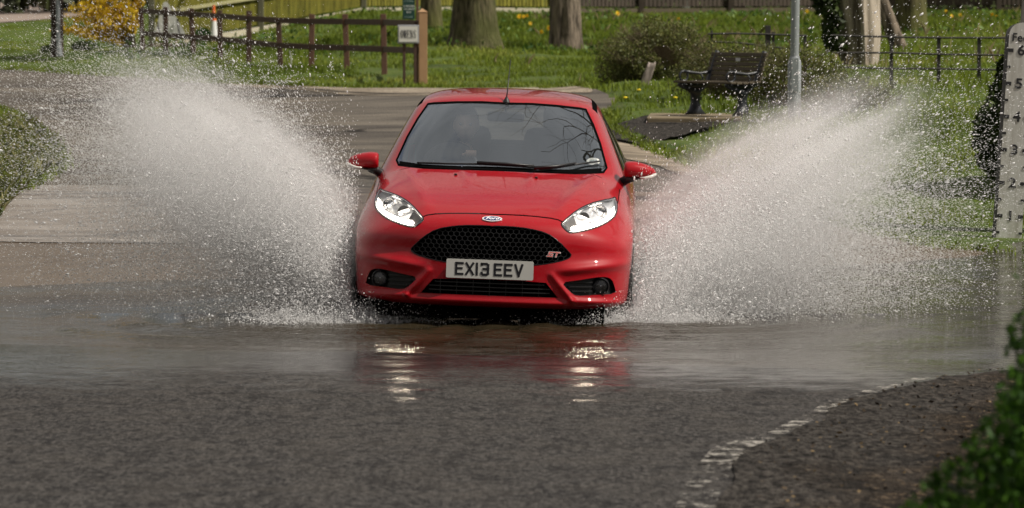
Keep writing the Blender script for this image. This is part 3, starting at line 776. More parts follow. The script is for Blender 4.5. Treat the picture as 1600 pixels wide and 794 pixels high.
# ---- headlights
for (poly, s) in ((HL[0], 1), (HL[1], -1)):
    hf = cut(poly, FRONT)
    root_ = take(hf, 'headlight', M_LENS, car, remove=False)
    bowl = take(hf, 'headlight_bowl', M_SILV, root_, offset=(0, .055, 0))
    rim(poly, None, .06, 'headlight_housing', M_BLACK, root_)
    ring = []
    pin = offset_poly(poly, .006)
    pts = [(x, (surf(x, z) or .4) + .006, z) for x, z in pin]
    MB().tube(pts, .0040, 6, closed=True).build('headlight_bezel', M_CHROME, root_, smooth=True)
    ptsb = [(x, (surf(x, z) or .4) + .000, z) for x, z in poly]
    MB().tube(ptsb, .0028, 6, closed=True).build('headlight_seal', M_GLOSSB, root_, smooth=True)
    # running light: a bar along the lower edge
    lowpx = [(893, 358), (905, 356.5), (919, 354), (931, 350.5), (942, 346), (951, 340), (957, 333), (959.5, 324)]
    lp_ = [(lambda q: (q.x * s, q.z))(car_hit(*q)) for q in lowpx]
    def yy(x, z, d): return (surf(x, z) or .4) + d
    lpv = [Vector((x, yy(x, z, .020), z)) for x, z in lp_]
    mb = MB()
    rad = [.008, .009, .0095, .009, .008, .006, .005, .003]
    mb.tube(lpv, rad, 8); mb.build('running_light', M_DRL, root_, smooth=True)
    mb = MB(); mb.tube([q + Vector((0, .004, .016)) for q in lpv[:-1]], .004, 6); mb.build('light_guide_trim', M_CHROME, root_, smooth=True)
    # upper eyebrow trim
    uppx = [(896, 337), (908, 329), (924, 321.5), (942, 316.5), (956, 314)]
    up_ = [(lambda q: (q.x * s, q.z))(car_hit(*q)) for q in uppx]
    mb = MB(); mb.tube([(x, yy(x, z, .020), z) for x, z in up_], [.004, .006, .007, .006, .004], 6); mb.build('eyebrow_trim', M_CHROME, root_, smooth=True)
    # projector, outer reflector, inner reflector
    c1 = car_hit(936, 332); cx, cz = c1.x * s, c1.z; cy = yy(cx, cz, .018)
    MB().lathe([(.050, .028), (.050, .004), (.046, .0), (.040, .006), (.036, .018)], 32, (cx, cy, cz), 'Y').build('projector_ring', M_CHROME, root_, smooth=45)
    MB().lathe([(.0, -.004), (.016, .0), (.028, .008), (.036, .020)], 28, (cx, cy + .004, cz), 'Y').build('projector_lens', glassm('projector_glass', (.55, .57, .60), 1.7, 2.2, .12, .05), root_, smooth=60)
    MB().lathe([(.0, .02), (.022, .022), (.034, .026)], 20, (cx, cy + .004, cz), 'Y').build('projector_bulb', M_BEAM, root_, smooth=60)
    c2 = car_hit(912, 341); cx, cz = c2.x * s, c2.z; cy = yy(cx, cz, .022)
    MB().lathe([(.036, -.002), (.032, .006), (.024, .020), (.010, .030), (.0, .032)], 24, (cx, cy, cz), 'Y').build('indicator_reflector', M_CHROME, root_, smooth=60)
    mb = MB()
    for k in range(7):
        a_ = k / 7 * 2 * math.pi; mb.bar((cx + .008 * math.cos(a_), cy + .012, cz + .008 * math.sin(a_)), (cx + .030 * math.cos(a_), cy + .002, cz + .030 * math.sin(a_)), .003, .004)
    mb.build('reflector_rib', M_SILV, root_)
    bl_ = bpy.data.lights.new('headlamp_beam', 'SPOT'); bo = bpy.data.objects.new('headlamp_beam', bl_); COL.objects.link(bo); bo.parent = root_
    bl_.energy = 18; bl_.color = (1, .84, .62); bl_.spot_size = R(50); bl_.spot_blend = .8; bl_.shadow_soft_size = .035
    bo.location = (cx, surf(cx, cz) - .02, cz - .02); bo.rotation_euler = Vector((0, 1, .10)).to_track_quat('Z', 'Y').to_euler()
    # inner tip: grey ribbed panel
    tip = [(lambda q: (q.x * s, q.z))(car_hit(*q)) for q in [(880.5, 351), (889, 344), (896, 339.5), (901, 351), (895, 359.5), (888, 360)]]
    if s < 0: tip = tip[::-1]
    mb = MB(); pv_ = [(x, yy(x, z, .028), z) for x, z in tip]; mb.add(pv_ + [(x, y + .008, z) for x, y, z in pv_], [tuple(range(6)), tuple(range(11, 5, -1))] + [(i, (i + 1) % 6, 6 + (i + 1) % 6, 6 + i) for i in range(6)])
    mb.build('side_marker', flat('marker_grey', (.13, .125, .12), .35, obj=True), root_)

# ---- bonnet shut line
bl = trace([(768, 335.0), (790, 335.4), (815, 336.6), (838, 338.4), (860, 341), (872, 343.6), (879.5, 347)])
bl[0] = (0, bl[0][1]); bl = [(-x, z) for x, z in bl[:0:-1]] + bl
take(strip(bl, .0065, FRONT), 'bonnet_gap', M_DARK, car, offset=(0, .004, -.004))
for s in (1, -1):   # bonnet to wing gap and wing to door gap
    L1 = [(s * .715, .50), (s * .742, .62), (s * .756, .80), (s * .760, 1.0), (s * .762, 1.16)]
    take(strip(L1, .005, TOP), 'bonnet_side_gap', M_DARK, car, offset=(0, 0, -.004))

# ---- windscreen
wsr = trace([(783,163.5),(830,164.5),(870,167.5),(905,171.5),(914,173),(925,196),(936,226),(946,262),(942,267.5),(900,268.5),(840,266),(780,263.5)])
wsr[0] = (0, wsr[0][1]); wsr[-1] = (0, wsr[-1][1]); ws = wsr + [(-x, z) for x, z in wsr[1:-1]][::-1]
WSV = (lambda c: (c.x, c.z), lambda f: f.normal.y < -.05 and .95 < f.calc_center_median().y < 2.4 and f.calc_center_median().z > .9, lambda d: Vector((d[0], 0, d[1])))
frit = offset_poly(ws, -.015)
fr_ = cut(frit, WSV)
wf = cut(ws, WSV); SCREEN = take(wf, 'windscreen', M_SCREEN, car)
ff = [f for f in bm.faces if WSV[1](f) and pip(*WSV[0](f.calc_center_median()), frit) and f.calc_center_median().z < 1.43]
take(ff, 'windscreen_surround', M_DARK, car)
# scuttle panel under the glass: darken the strip between bonnet edge and glass
# roof ditch strips
for s in (1, -1):
    L1 = [(s * .575, 2.03), (s * .568, 2.2), (s * .560, 2.6), (s * .545, 3.1), (s * .525, 3.5)]
    take(strip(L1, .036, TOP), 'roof_strip', M_DARK, car)
# side windows, doors, arches
for V_, s in ((SIDE_R, 1), (SIDE_L, -1)):
    for poly, nm in (([(1.66, .965), (1.80, 1.07), (1.98, 1.19), (2.14, 1.285), (2.45, 1.325), (2.72, 1.33), (2.75, .995), (2.2, .98)], 'door_window'),
                     ([(2.83, 1.0), (2.80, 1.325), (3.08, 1.31), (3.28, 1.26), (3.42, 1.12), (3.38, 1.05), (3.1, 1.02)], 'quarter_window')):
        f_ = cut(poly, V_); take(f_, nm, M_SIDEG, car); 
    take(strip([(1.36, .30), (1.40, .5), (1.44, .75), (1.52, .90), (1.62, .955)], .006, V_), 'door_gap', M_DARK, car)
    take(strip([(2.78, .97), (2.82, .75), (2.80, .5), (2.66, .30), (2.2, .27), (1.5, .27)], .006, V_), 'door_gap', M_DARK, car)
    for cyw in (.80, 3.29):
        circ = [(cyw + .335 * math.cos(a), .305 + .335 * math.sin(a)) for a in np.linspace(0, 2 * math.pi, 40, endpoint=False)]
        VV = (V_[0], lambda f, s=s: f.calc_center_median().x * s > .70 and f.calc_center_median().z < .75, V_[2])
        f_ = cut(circ, VV); bmesh.ops.delete(bm, geom=f_, context='FACES')
# rear glass and lamps
rw_ = [(-.50, 1.07), (.50, 1.07), (.44, 1.30), (.2, 1.33), (-.2, 1.33), (-.44, 1.30)]
take(cut(rw_, REAR), 'rear_window', M_SIDEG, car)
for s in (1, -1):
    q = [(s * .60, .78), (s * .76, .80), (s * .72, 1.02), (s * .62, 1.02)]
    take(cut(q, REAR), 'tail_lamp', flat('tail_red', (.35, .01, .01), .2, obj=True), car, push=.004)

# finish the body: solid skin
me = bpy.data.meshes.new('body'); bmesh.ops.triangulate(bm, faces=[f for f in bm.faces if len(f.verts) > 4])
bm.to_mesh(me); body = link('body', me, M_RED, car, True)
bm.free()

# floor pan with an added dark box blocking light under the car; wheel wells
mb = MB(); mb.box((0, 2.0, .30), (1.05, 3.3, .14)); mb.box((0, 2.1, .26), (1.5, 1.5, .16)); mb.box((0, .62, .42), (1.1, .7, .42)); mb.box((0, .34, .33), (1.15, .25, .26)); mb.box((0, 1.62, .14), (1.40, 2.9, .10))
mb.build('floor_pan_and_shade_box', M_DARK, car)
for s in (1, -1):
    for cyw in (.80, 3.29):
        o = MB().lathe([(.36, -.02), (.36, .26), (.02, .27)], 28, (0, 0, 0), 'X'); me_v = o.v
        MB().add([(s * (.845 - x) if False else s * (.86 - abs(x)), y + cyw, z + .31) for x, y, z in me_v], [f for f in o.f if len(f) == 4]).build('wheel_arch_liner', M_DARK, car)
# wheels
def wheel(s, cyw, steer=0):
    r_ = .312
    tyre = MB().lathe([(.225, -.095), (.285, -.103), (.305, -.090), (r_, -.06), (r_, .06), (.305, .090), (.285, .103), (.225, .095)], 40, (0, 0, 0), 'X')
    o = tyre.build('wheel', M_RUB, car, smooth=35); o.location = (s * .755, cyw, .31); o.rotation_euler = (R(13), 0, steer)
    rm = MB().lathe([(.225, -.09), (.218, -.06), (.205, .0), (.205, .085), (.228, .095)], 40, (0, 0, 0), 'X')
    for k in range(5):
        for dd in (-.13, .13):
            a = 2 * math.pi * k / 5; rm.bar((s * .075, .04 * math.cos(a), .04 * math.sin(a)), (s * .085, .212 * math.cos(a + dd), .212 * math.sin(a + dd)), .022, .02, up=(1, 0, 0))
    rm.lathe([(.0, .1), (.05, .098), (.06, .07), (.06, .0)], 20, (0, 0, 0), 'X') if s > 0 else rm.lathe([(.0, -.1), (.05, -.098), (.06, -.07), (.06, .0)], 20, (0, 0, 0), 'X')
    rm.build('rim', M_ALLOY, o, smooth=40)
for s in (1, -1): wheel(s, .80, R(1.5)); wheel(s, 3.29)

# ---- mirrors
for s in (1, -1):
    root_ = None; vs = []; fs = []; nu, nv_ = 20, 22
    # superellipsoid with a blunt inner end and a tapered tip
    for i in range(nu + 1):
        u = i / nu; xx = u * .205; hgt_ = (1 - (2 * abs(u - .22) / 1.56 if u > .22 else (.22 - u) / .22 * .55) ** 2.4); hgt_ = max(hgt_, 0) ** .5
        if i == nu: hgt_ = .02
        if i == 0: hgt_ *= .85
        for k in range(nv_):
            a = 2 * math.pi * k / nv_; ca, sa = math.cos(a), math.sin(a)
            z = .056 * hgt_ * math.copysign(abs(sa) ** .8, sa); y = .085 * hgt_ * math.copysign(abs(ca) ** .85, ca)
            if z < 0: z *= .95
            z += -.012 * (u - .3) * 2 * (u > .3)
            vs.append((s * (.785 + xx), 1.34 + y * (1 if y < 0 else .55) + u * .03, .988 + z))
    for i in range(nu):
        for k in range(nv_): fs.append((i * nv_ + k, i * nv_ + (k + 1) % nv_, (i + 1) * nv_ + (k + 1) % nv_, (i + 1) * nv_ + k))
    fs.append(tuple(range(nv_))); 
    cap = MB().add(vs, fs).build('door_mirror', M_RED, car, smooth=60)
    # clear indicator lens: the lower outer edge of the housing
    mb = MB(); lens = [(s * .885, 1.262, .944), (s * .92, 1.268, .942), (s * .955, 1.283, .950), (s * .980, 1.305, .963), (s * .992, 1.335, .972)]
    mb.tube(lens, [.004, .010, .0125, .011, .004], 8); mb.build('mirror_indicator', flat('clear_lens', (.55, .52, .48), .15, obj=True, coat=1), cap, smooth=True)
    mb = MB(); mb.box((s * .865, 1.385, .985), (.115, .010, .075), bev=.004); mb.build('mirror_glass', M_CHROME, cap)
    # black base and stalk
    pts = [(s * .735, 1.42, .885), (s * .765, 1.40, .90), (s * .80, 1.37, .925), (s * .835, 1.345, .945)]
    mb = MB(); mb.tube(pts, [.036, .032, .030, .034], 10); mb.build('mirror_arm', M_BLACK, cap, smooth=True)
    mb = MB(); mb.add([(s * .80, 1.285, .945), (s * .87, 1.275, .938), (s * .90, 1.30, .940), (s * .90, 1.39, .945), (s * .80, 1.40, .945), (s * .80, 1.285, .928), (s * .87, 1.28, .930), (s * .89, 1.30, .932), (s * .89, 1.39, .935), (s * .80, 1.40, .93)],
           [(0, 1, 2, 3, 4), (9, 8, 7, 6, 5)] + [(i, (i + 1) % 5, 5 + (i + 1) % 5, 5 + i) for i in range(5)]); mb.build('mirror_base', M_BLACK, cap)

# ---- wipers, washer nozzles, aerial
def on_ws(px, py, lift=.0):
    q = car_hit(px, py); return q + Vector((0, -.35, .94)) * lift
for pxs in ([(652, 259), (700, 260.5), (745, 261), (790, 263), (835, 266)], [(835, 269), (868, 267), (900, 261.5), (937, 256.5)]):
    pts = [on_ws(px, py, .020) for px, py in pxs]
    w_ = MB().tube(pts, .0065, 6).build('wiper', M_BLACK, car, smooth=True)
    pts2 = [p_ + Vector((0, -.012, .010)) for p_ in (pts[len(pts) // 2:] if pxs[0][0] < 700 else pts[:3])]
    MB().tube(pts2, [.011, .009, .006][:len(pts2)] if len(pts2) == 3 else .008, 6).build('wiper_arm', M_BLACK, w_, smooth=True)
# scuttle: black panel at the base of the glass
mb = MB(); a_ = []; b_ = []
for px, py, q in ((624, 256, 5), (660, 261, 5), (700, 263.2, 4), (740, 264.2, 4), (780, 265, 4), (820, 266.8, 4), (860, 268.8, 4), (900, 269.5, 4), (940, 267, 5)):
    u_ = on_ws(px, py - 3, .006); l_ = on_ws(px, py + 1.5, .004); a_.append(u_); b_.append(l_)
nn = len(a_); mb.add([tuple(v) for v in a_ + b_], [(i, i + 1, nn + i + 1, nn + i) for i in range(nn - 1)])
mb.add([tuple(v - Vector((0, 0, .01))) for v in a_ + b_], [(i, i + 1, nn + i + 1, nn + i) for i in range(nn - 1)])
mb.build('scuttle_panel', M_DARK, car)
for px, py in ((712, 273.5), (838, 278.5)):
    q = car_hit(px, py); MB().box(q + Vector((0, -.004, .004)), (.018, .022, .012), bev=.004).build('washer_nozzle', M_BLACK, car)
q = car_hit(789, 158.5); q.x = 0
an = MB().lathe([(.024, -.006), (.020, .006), (.010, .022), (.008, .030)], 16, tuple(q)).build('aerial', M_BLACK, car, smooth=40)
MB().tube([q + Vector((0, 0, .02)), q + Vector((.004, .06, .10)), q + Vector((.012, .16, .27))], [.0045, .0035, .0025], 6).build('aerial_mast', M_BLACK, an, smooth=True)

# ---- number plate
t = NT('plate_white'); p = t.pos(obj=True); n_ = t.noise(p, 12, 4); t.set(color=t.mix(n_, (.60, .59, .55), (.70, .69, .65)), rough=.35, coat=.4); M_PLATE = t.m
M_INK = flat('plate_ink', (.012, .012, .016), .4, obj=True)
pc = car_hit(765, 421); PY = (surf(0, pc.z) or 0) - .012
def pl(x, z): return Vector((x, PY, z))
W2, H2 = .265, .0575; cx = 0; cz = pc.z
rr = []
for (sx, sz) in ((1, 1), (-1, 1), (-1, -1), (1, -1)):
    a0 = {(1, 1): 0, (-1, 1): 90, (-1, -1): 180, (1, -1): 270}[(sx, sz)]
    for k in range(4): a = R(a0 + 30 * k); rr.append((sx * (W2 - .009) + .009 * math.cos(a), sz * (H2 - .009) + .009 * math.sin(a)))
plate = MB().prism(rr, lambda a, b: (cx + a, PY, cz + b), lambda a, b: (cx + a, PY + .006, cz + b)).build('number_plate', M_PLATE, car)
n_ = len(rr); inn = [(a * .988, b * .96) for a, b in rr]; mb = MB()
mb.box((cx, PY + .012, cz), (2 * W2 - .04, .016, .07)); mb.build('plate_mount', M_BLACK, plate)
GL = {'E': [[(1, 0), (0, 0), (0, 1), (1, 1)], [(0, .52), (.85, .52)]], 'X': [[(0, 0), (1, 1)], [(0, 1), (1, 0)]], '1': [[(.5, 0), (.5, 1)]],
      '3': [[(0, 1), (.72, 1), (1, .90), (1, .62), (.78, .53), (.30, .53)], [(.78, .53), (1, .44), (1, .10), (.74, 0), (.22, 0), (0, .10), (0, .16)], [(0, 1), (0, .92)]], 'V': [[(0, 1), (.5, 0), (1, 1)]]}
chars = []; xx = 0
cwid, chh, stw = .0385, .079, .0135
seq = [('E', cwid), ('X', cwid * 1.05), ('1', .006), ('3', cwid), (' ', .022), ('E', cwid), ('E', cwid), ('V', cwid * 1.08)]
tot = 0; lay = []
for ch, w_ in seq:
    if ch == ' ': tot += .018; continue
    lay.append((ch, tot, w_)); tot += w_ + .0235
tot -= .0235
for ch, x0, w_ in lay:
    mb = MB(); xo = cx - tot / 2 + x0 - .004; zo = cz - (chh - stw) / 2
    for pth in GL[ch]:
        P3 = [(xo + a * (w_ if ch != '1' else 0), zo + b * (chh - stw)) for a, b in pth]
        for i in range(len(P3) - 1):
            a, b = Vector(P3[i]), Vector(P3[i + 1]); d = (b - a).normalized(); ex = stw / 2
            a2 = a - d * (ex if ch != 'V' or i == 0 else ex * .4); b2 = b + d * ex
            off = .0012 + .0001 * i
            mb.bar((a2.x, PY - off / 2, a2.y), (b2.x, PY - off / 2, b2.y), off, stw, up=(0, 0, 1) if abs(d.x) > .3 else (1, 0, 0)) if False else mb.add(
                [(q.x + nx_ * stw / 2, yv, q.y + nz_ * stw / 2) for yv in (PY - off, PY + .001) for q, sg in ((a2, 1), (a2, -1), (b2, -1), (b2, 1)) for nx_, nz_ in ((-d.y * sg, d.x * sg),)],
                [(0, 1, 2, 3), (7, 6, 5, 4), (0, 4, 5, 1), (1, 5, 6, 2), (2, 6, 7, 3), (3, 7, 4, 0)])
    mb.build('plate_letter', M_INK, plate)

# ---- oval badge and grille emblem
def frame_at(px, py, lift):
    q = car_hit(px, py)
    if abs(q.x) < .06: q = Vector((0, surf(0, q.z), q.z))
    nn = snorm(q.x, q.z); nn = Vector((0 if abs(q.x) < .06 else nn.x, nn.y, nn.z)).normalized()
    xa = Vector((1, 0, 0)); xa = (xa - nn * xa.dot(nn)).normalized(); ya = nn.cross(xa)
    M = Matrix.Identity(4)
    for r_ in range(3): M[r_][0] = xa[r_]; M[r_][1] = ya[r_]; M[r_][2] = nn[r_]; M[r_][3] = q[r_] + nn[r_] * lift
    return M
BMx = frame_at(767.5, 343, .003)
def oval(a, b, z0, z1, n_=40): return MB().prism([(a * math.cos(2 * math.pi * k / n_), b * math.sin(2 * math.pi * k / n_)) for k in range(n_)], lambda x, y: BMx @ Vector((x, y, z0)), lambda x, y: BMx @ Vector((x, y, z1)))
badge = oval(.061, .0255, -.006, .004).build('badge', flat('badge_silver', (.78, .79, .81), .25, .03, obj=True, metal=.3), car)
oval(.051, .0185, .003, .0055).build('badge_field', flat('badge_blue', (.010, .030, .13), .25, obj=True, coat=1), badge)
text_mesh('badge_script', 'Ford', .033, flat('badge_script_silver', (.85, .86, .88), .3, .02, obj=True), badge, BMx @ Matrix.Translation((0, 0, .0065)), .0008, shear=.35, sx=1.25, bold=.0006)
ST = frame_at(864.5, 398, .004)
qx, qz = ST[0][3], ST[2][3]
def stp(pts, col, nm, th=.0062, lift=0):
    mb = MB()
    for i in range(len(pts) - 1):
        a, b = Vector(pts[i]), Vector(pts[i + 1]); d = (b - a).normalized(); a = a - d * th * .4; b = b + d * th * .4; n2 = Vector((-d.y, d.x)) * th / 2
        z0, z1 = -.006 + lift, .003 + lift + .0002 * i
        mb.add([ST @ Vector((q.x + e.x, q.y + e.y, z)) for z in (z0, z1) for q, e in ((a, n2), (a, -n2), (b, -n2), (b, n2))], [(0, 1, 2, 3), (7, 6, 5, 4), (0, 4, 5, 1), (1, 5, 6, 2), (2, 6, 7, 3), (3, 7, 4, 0)])
    return mb
sh = lambda P_: [(x + .35 * y, y) for x, y in P_]
m1 = stp(sh([(-.002, .013), (-.030, .013), (-.030, .001), (-.006, .001), (-.006, -.012), (-.036, -.012)]), None, '', .0085).add([], [])
em = m1.build('grille_emblem', flat('emblem_silver', (.75, .72, .72), .3, obj=True), car)
stp(sh([(.002, .013), (.036, .013)]), None, '', .0085).build('emblem_letter', em.data.materials[0], em)
stp(sh([(.019, .010), (.019, -.014)]), None, '', .0085, .0004).build('emblem_letter', em.data.materials[0], em)
M_EMR = flat('emblem_red', (.55, .03, .02), .35, obj=True)
stp(sh([(-.002, .013), (-.030, .013), (-.030, .001), (-.006, .001), (-.006, -.012), (-.036, -.012)]), None, '', .0042, .0014).build('emblem_inlay', M_EMR, em)
stp(sh([(.004, .013), (.034, .013)]), None, '', .0042, .0014).build('emblem_inlay', M_EMR, em)
stp(sh([(.019, .012), (.019, -.013)]), None, '', .0042, .0018).build('emblem_inlay', M_EMR, em)

# ---- sticker inside the glass
q = car_hit(927, 250); nn = Vector((.0, -.50, .866)); xa = Vector((1, 0, 0)); ya = nn.cross(xa).normalized(); nn = xa.cross(ya)
MS = Matrix.Identity(4)
for r_ in range(3): MS[r_][0] = xa[r_]; MS[r_][1] = ya[r_]; MS[r_][2] = nn[r_]; MS[r_][3] = q[r_] - nn[r_] * .012
MB().lathe([(.0, 0), (.043, 0), (.043, .0015), (.0, .0015)], 28).build('disc_tmp', None)
dt = bpy.data.objects['disc_tmp']; me = dt.data; bpy.data.objects.remove(dt)
for v in me.vertices: v.co = MS @ v.co
stk = link('tax_disc', me, flat('disc_paper', (.75, .75, .70), .6, .05, obj=True), car)
m_ = MB()
for k in range(3): m_.add([MS @ Vector((x, .012 - .012 * k + dy, .002 + dz)) for dz in (0, .0005) for x, dy in ((-.022, -.002), (.022 - .01 * (k == 2), -.002), (.022 - .01 * (k == 2), .002), (-.022, .002))], [(0, 1, 2, 3), (7, 6, 5, 4), (0, 4, 5, 1), (1, 5, 6, 2), (2, 6, 7, 3), (3, 7, 4, 0)])
m_.build('disc_print', flat('disc_ink', (.25, .35, .40), .6, obj=True), stk)

# ---- cabin
mb = MB(); mb.box((0, 1.40, .88), (1.40, .50, .10), bev=.04); mb.box((0, 1.60, .80), (1.40, .22, .22), bev=.05)
dash = mb.build('dashboard', M_DASH, car, smooth=40)
MB().box((-.36, 1.52, .945), (.36, .22, .07), bev=.03).build('instrument_hood', M_DASH, dash, smooth=40)
MB().box((.02, 1.50, .945), (.26, .16, .05), bev=.02).build('centre_screen_hood', M_DASH, dash, smooth=40)
for s in (-1, 1):
    seat = MB().box((s * .36, 2.26, .90), (.50, .17, .62), Matrix.Rotation(R(-14), 3, 'X'), bev=.06).build('front_seat', M_SEAT, car, smooth=50)
    MB().box((s * .36, 1.98, .56), (.50, .50, .18), bev=.06).build('seat_base', M_SEAT, seat, smooth=50)
    MB().box((s * .36, 2.36, 1.27), (.26, .11, .19), Matrix.Rotation(R(-10), 3, 'X'), bev=.045).build('headrest', M_SEAT, seat, smooth=50)
rs = MB().box((0, 3.05, .80), (1.15, .18, .52), Matrix.Rotation(R(-14), 3, 'X'), bev=.06).build('rear_seat', M_SEAT, car, smooth=50)
for s in (-1, 1): MB().box((s * .33, 3.16, 1.10), (.26, .09, .12), bev=.035).build('rear_headrest', M_SEAT, rs, smooth=50)
m_ = MB().box((0, 1.80, 1.285), (.24, .035, .065), bev=.015).build('rear_view_mirror', M_BLACK, car, smooth=50)
MB().tube([(0, 1.80, 1.30), (0, 1.83, 1.37)], .008, 6).build('mirror_stem', M_BLACK, m_)
# steering wheel
SWC = Vector((-.345, 1.68, .935)); swr = Matrix.Rotation(R(-24), 3, 'X')
ringp = [SWC + swr @ Vector((.175 * math.cos(a), 0, .175 * math.sin(a))) for a in np.linspace(0, 2 * math.pi, 36, endpoint=False)]
sw_ = MB().tube(ringp, .015, 10, closed=True).build('steering_wheel', M_DASH, car, smooth=True)
mb = MB(); mb.box(SWC, (.13, .04, .10), swr, bev=.02)
for a in (0, 180, 270): mb.bar(SWC, SWC + swr @ Vector((.17 * math.cos(R(a)), 0, .17 * math.sin(R(a)))), .035, .018)
mb.build('wheel_hub', M_DASH, sw_, smooth=50)
# ============================================================ plants and street furniture
def leafmat(name, c1, c2, c3=None, trans=.25, rough=.55):
    t = NT(name); a = t.attr(); 
    c = t.ramp(a, [(0, c1), (.55, c2), (1, c3 or c2)])
    t.set(color=c, rough=rough, spec=.3)
    tl = t.add('ShaderNodeBsdfTranslucent'); t.l(c, tl.inputs[0]); mx_ = t.add('ShaderNodeMixShader'); mx_.inputs[0].default_value = trans
    t.l(t.b.outputs[0], mx_.inputs[1]); t.l(tl.outputs[0], mx_.inputs[2]); t.l(mx_.outputs[0], t.out.inputs[0]); return t.m
def unit(n_):
    v = rng.normal(size=(n_, 3)); return v / np.linalg.norm(v, axis=1, keepdims=True)
def leaves(name, pts, size, mat, parent=None, up=.3, aspect=.55, tint=None, sv=.35):
    """leaf-sized diamond faces at points"""
    n_ = len(pts); a = unit(n_); a[:, 2] = np.abs(a[:, 2]) * (1 + up); a /= np.linalg.norm(a, axis=1, keepdims=True)
    b = np.cross(a, unit(n_)); b /= np.linalg.norm(b, axis=1, keepdims=True) + 1e-9
    s = (size * (1 + sv * rng.normal(size=n_)).clip(.4, 2))[:, None]
    V = np.stack([pts - a * s, pts + b * s * aspect, pts + a * s, pts - b * s * aspect], 1).reshape(-1, 3)
    F = np.arange(4 * n_).reshape(n_, 4)
    tt = rng.random(n_) if tint is None else tint
    return np_mesh(name, V, F, mat, parent, col=np.repeat(tt, 4))
def clump_pts(n_, c, r, shell=.45, gaps=.5, nsc=2.2, flat_bottom=True, seed=0):
    """points in an uneven ellipsoid with holes"""
    out = []
    while len(out) < n_:
        d = unit(4096); rad = (shell + (1 - shell) * rng.random(4096)) ** .6
        lump = np.array([noise.noise(Vector(v * 1.7) + Vector((seed, 0, 0))) for v in d])
        p = d * (rad * (1 + .35 * lump))[:, None]
        if flat_bottom: p = p[p[:, 2] > -.55]
        g_ = np.array([noise.noise(Vector((q[0] * nsc, q[1] * nsc, q[2] * nsc + seed))) for q in p])
        p = p[g_ > -.25 + gaps * .3 * rng.random(len(p)) - .1]
        out += list(p)
    p = np.array(out[:n_]) * np.array(r); return p + np.array(c)

# ---- grass
M_GRASS = leafmat('grass_blades', (.070, .105, .014), (.19, .25, .028), (.38, .37, .09), .40, .5)
def blades(name, X, Y, hgt, wid, mat=M_GRASS, tint=None, lean=.5, zoff=-.02):
    n_ = len(X); Z = H(X, Y) + zoff
    a = rng.random(n_) * 2 * np.pi; l = rng.random(n_) * lean
    h_ = hgt * (.5 + .8 * rng.random(n_)); w_ = wid * (.7 + .6 * rng.random(n_))
    dx, dy = np.cos(a), np.sin(a); base = np.stack([X, Y, Z], 1); side = np.stack([-dy, dx, 0 * dx], 1) * w_[:, None] / 2
    tip = base + np.stack([dx * l * h_, dy * l * h_, h_], 1); mid = base + np.stack([dx * l * h_ * .3, dy * l * h_ * .3, h_ * .6], 1)
    V = np.stack([base - side, base + side, mid + side * .8, tip, mid - side * .8], 1).reshape(-1, 3)
    F = np.arange(5 * n_).reshape(n_, 5)
    tt = rng.random(n_) if tint is None else tint
    o = np_mesh(name, V, F, mat, col=np.repeat(tt, 5)); return o
def vnoise(X, Y, sc, seed=0):
    """cheap smooth noise on arrays"""
    out = np.zeros_like(X); r2 = np.random.default_rng(int(seed) + 5)
    for k in range(7):
        a = r2.random() * 2 * np.pi; f = sc * (.6 + 1.1 * r2.random()); out += np.sin((X * np.cos(a) + Y * np.sin(a)) * f + r2.random() * 7)
    return out / 7 * 1.6
slab_zone = [ghit(*p) for p in [(948, 205), (985, 192), (1012, 184), (1165, 183), (1165, 190), (1120, 200), (1085, 210), (1020, 226), (1005, 232), (960, 222)]]
def grass_field(n_, y0, y1, seed):
    Y = np.sqrt(rng.random(n_) * (y1 ** 2 - y0 ** 2) + y0 ** 2); X = (rng.random(n_) * 2 - 1) * (.135 * Y + .8)
    m = ~in_poly(X, Y, road_poly)
    for poly in (dv, slab_zone): m &= ~in_poly(X, Y, poly)
    return X[m], Y[m]
bare_c = [ghit(*p) for p in [(1000, 215), (1040, 222), (975, 200), (105, 88), (620, 118), (590, 112)]]
def grow(X, Y):
    g1 = vnoise(X, Y, 2.2, 1); g2 = vnoise(X, Y, .8, 2); g3 = vnoise(X, Y, 6, 3)
    hh = .085 + .05 * g1 + .04 * g3
    return hh.clip(.03, .3), (.45 + .25 * g2 + .30 * (rng.random(len(X)) - .5) + .12 * g3).clip(0, 1)
X, Y = grass_field(330000, 36, 122, 0); h_, tn = grow(X, Y)
m = np.ones(len(X), bool)
for bx_, by_ in bare_c: m &= ((X - bx_) ** 2 * 3 + ((Y - by_) / 2.2) ** 2) > (.35 + .3 * rng.random(len(X)))
X, Y, h_, tn = X[m], Y[m], h_[m], tn[m]
rough_ = (Y > 84) & (X > -4)                      # rougher growth under the fence
h_ = np.where(rough_ & (Y < 104), h_ * 1.5, h_); tn = np.where(rough_, tn * .75, tn)
lawn = (Y > 76) & (X < -6.5); h_ = np.where(lawn, h_ * .45, h_)
gb = blades('grass', X, Y, h_, .014 + .00010 * Y, tint=tn); tag(gb, 'bright spring grass on the verges and the bank behind the road', 'grass', kind='stuff')
# coarse leafy growth on the bank
nl = 16000; X, Y = grass_field(nl, 80, 114, 1); k_ = (X > -9) & (vnoise(X, Y, 1.6, 9) > .12); X, Y = X[k_], Y[k_]
P3 = np.stack([X, Y, H(X, Y) + .03 + .14 * rng.random(len(X))], 1)
M_WEED = leafmat('bank_weeds', (.025, .055, .010), (.07, .14, .02), (.14, .21, .035), .3)
wd = leaves('ground_cover', P3, .05, M_WEED); tag(wd, 'leafy nettles and weeds growing through the grass bank', 'weeds', kind='stuff')
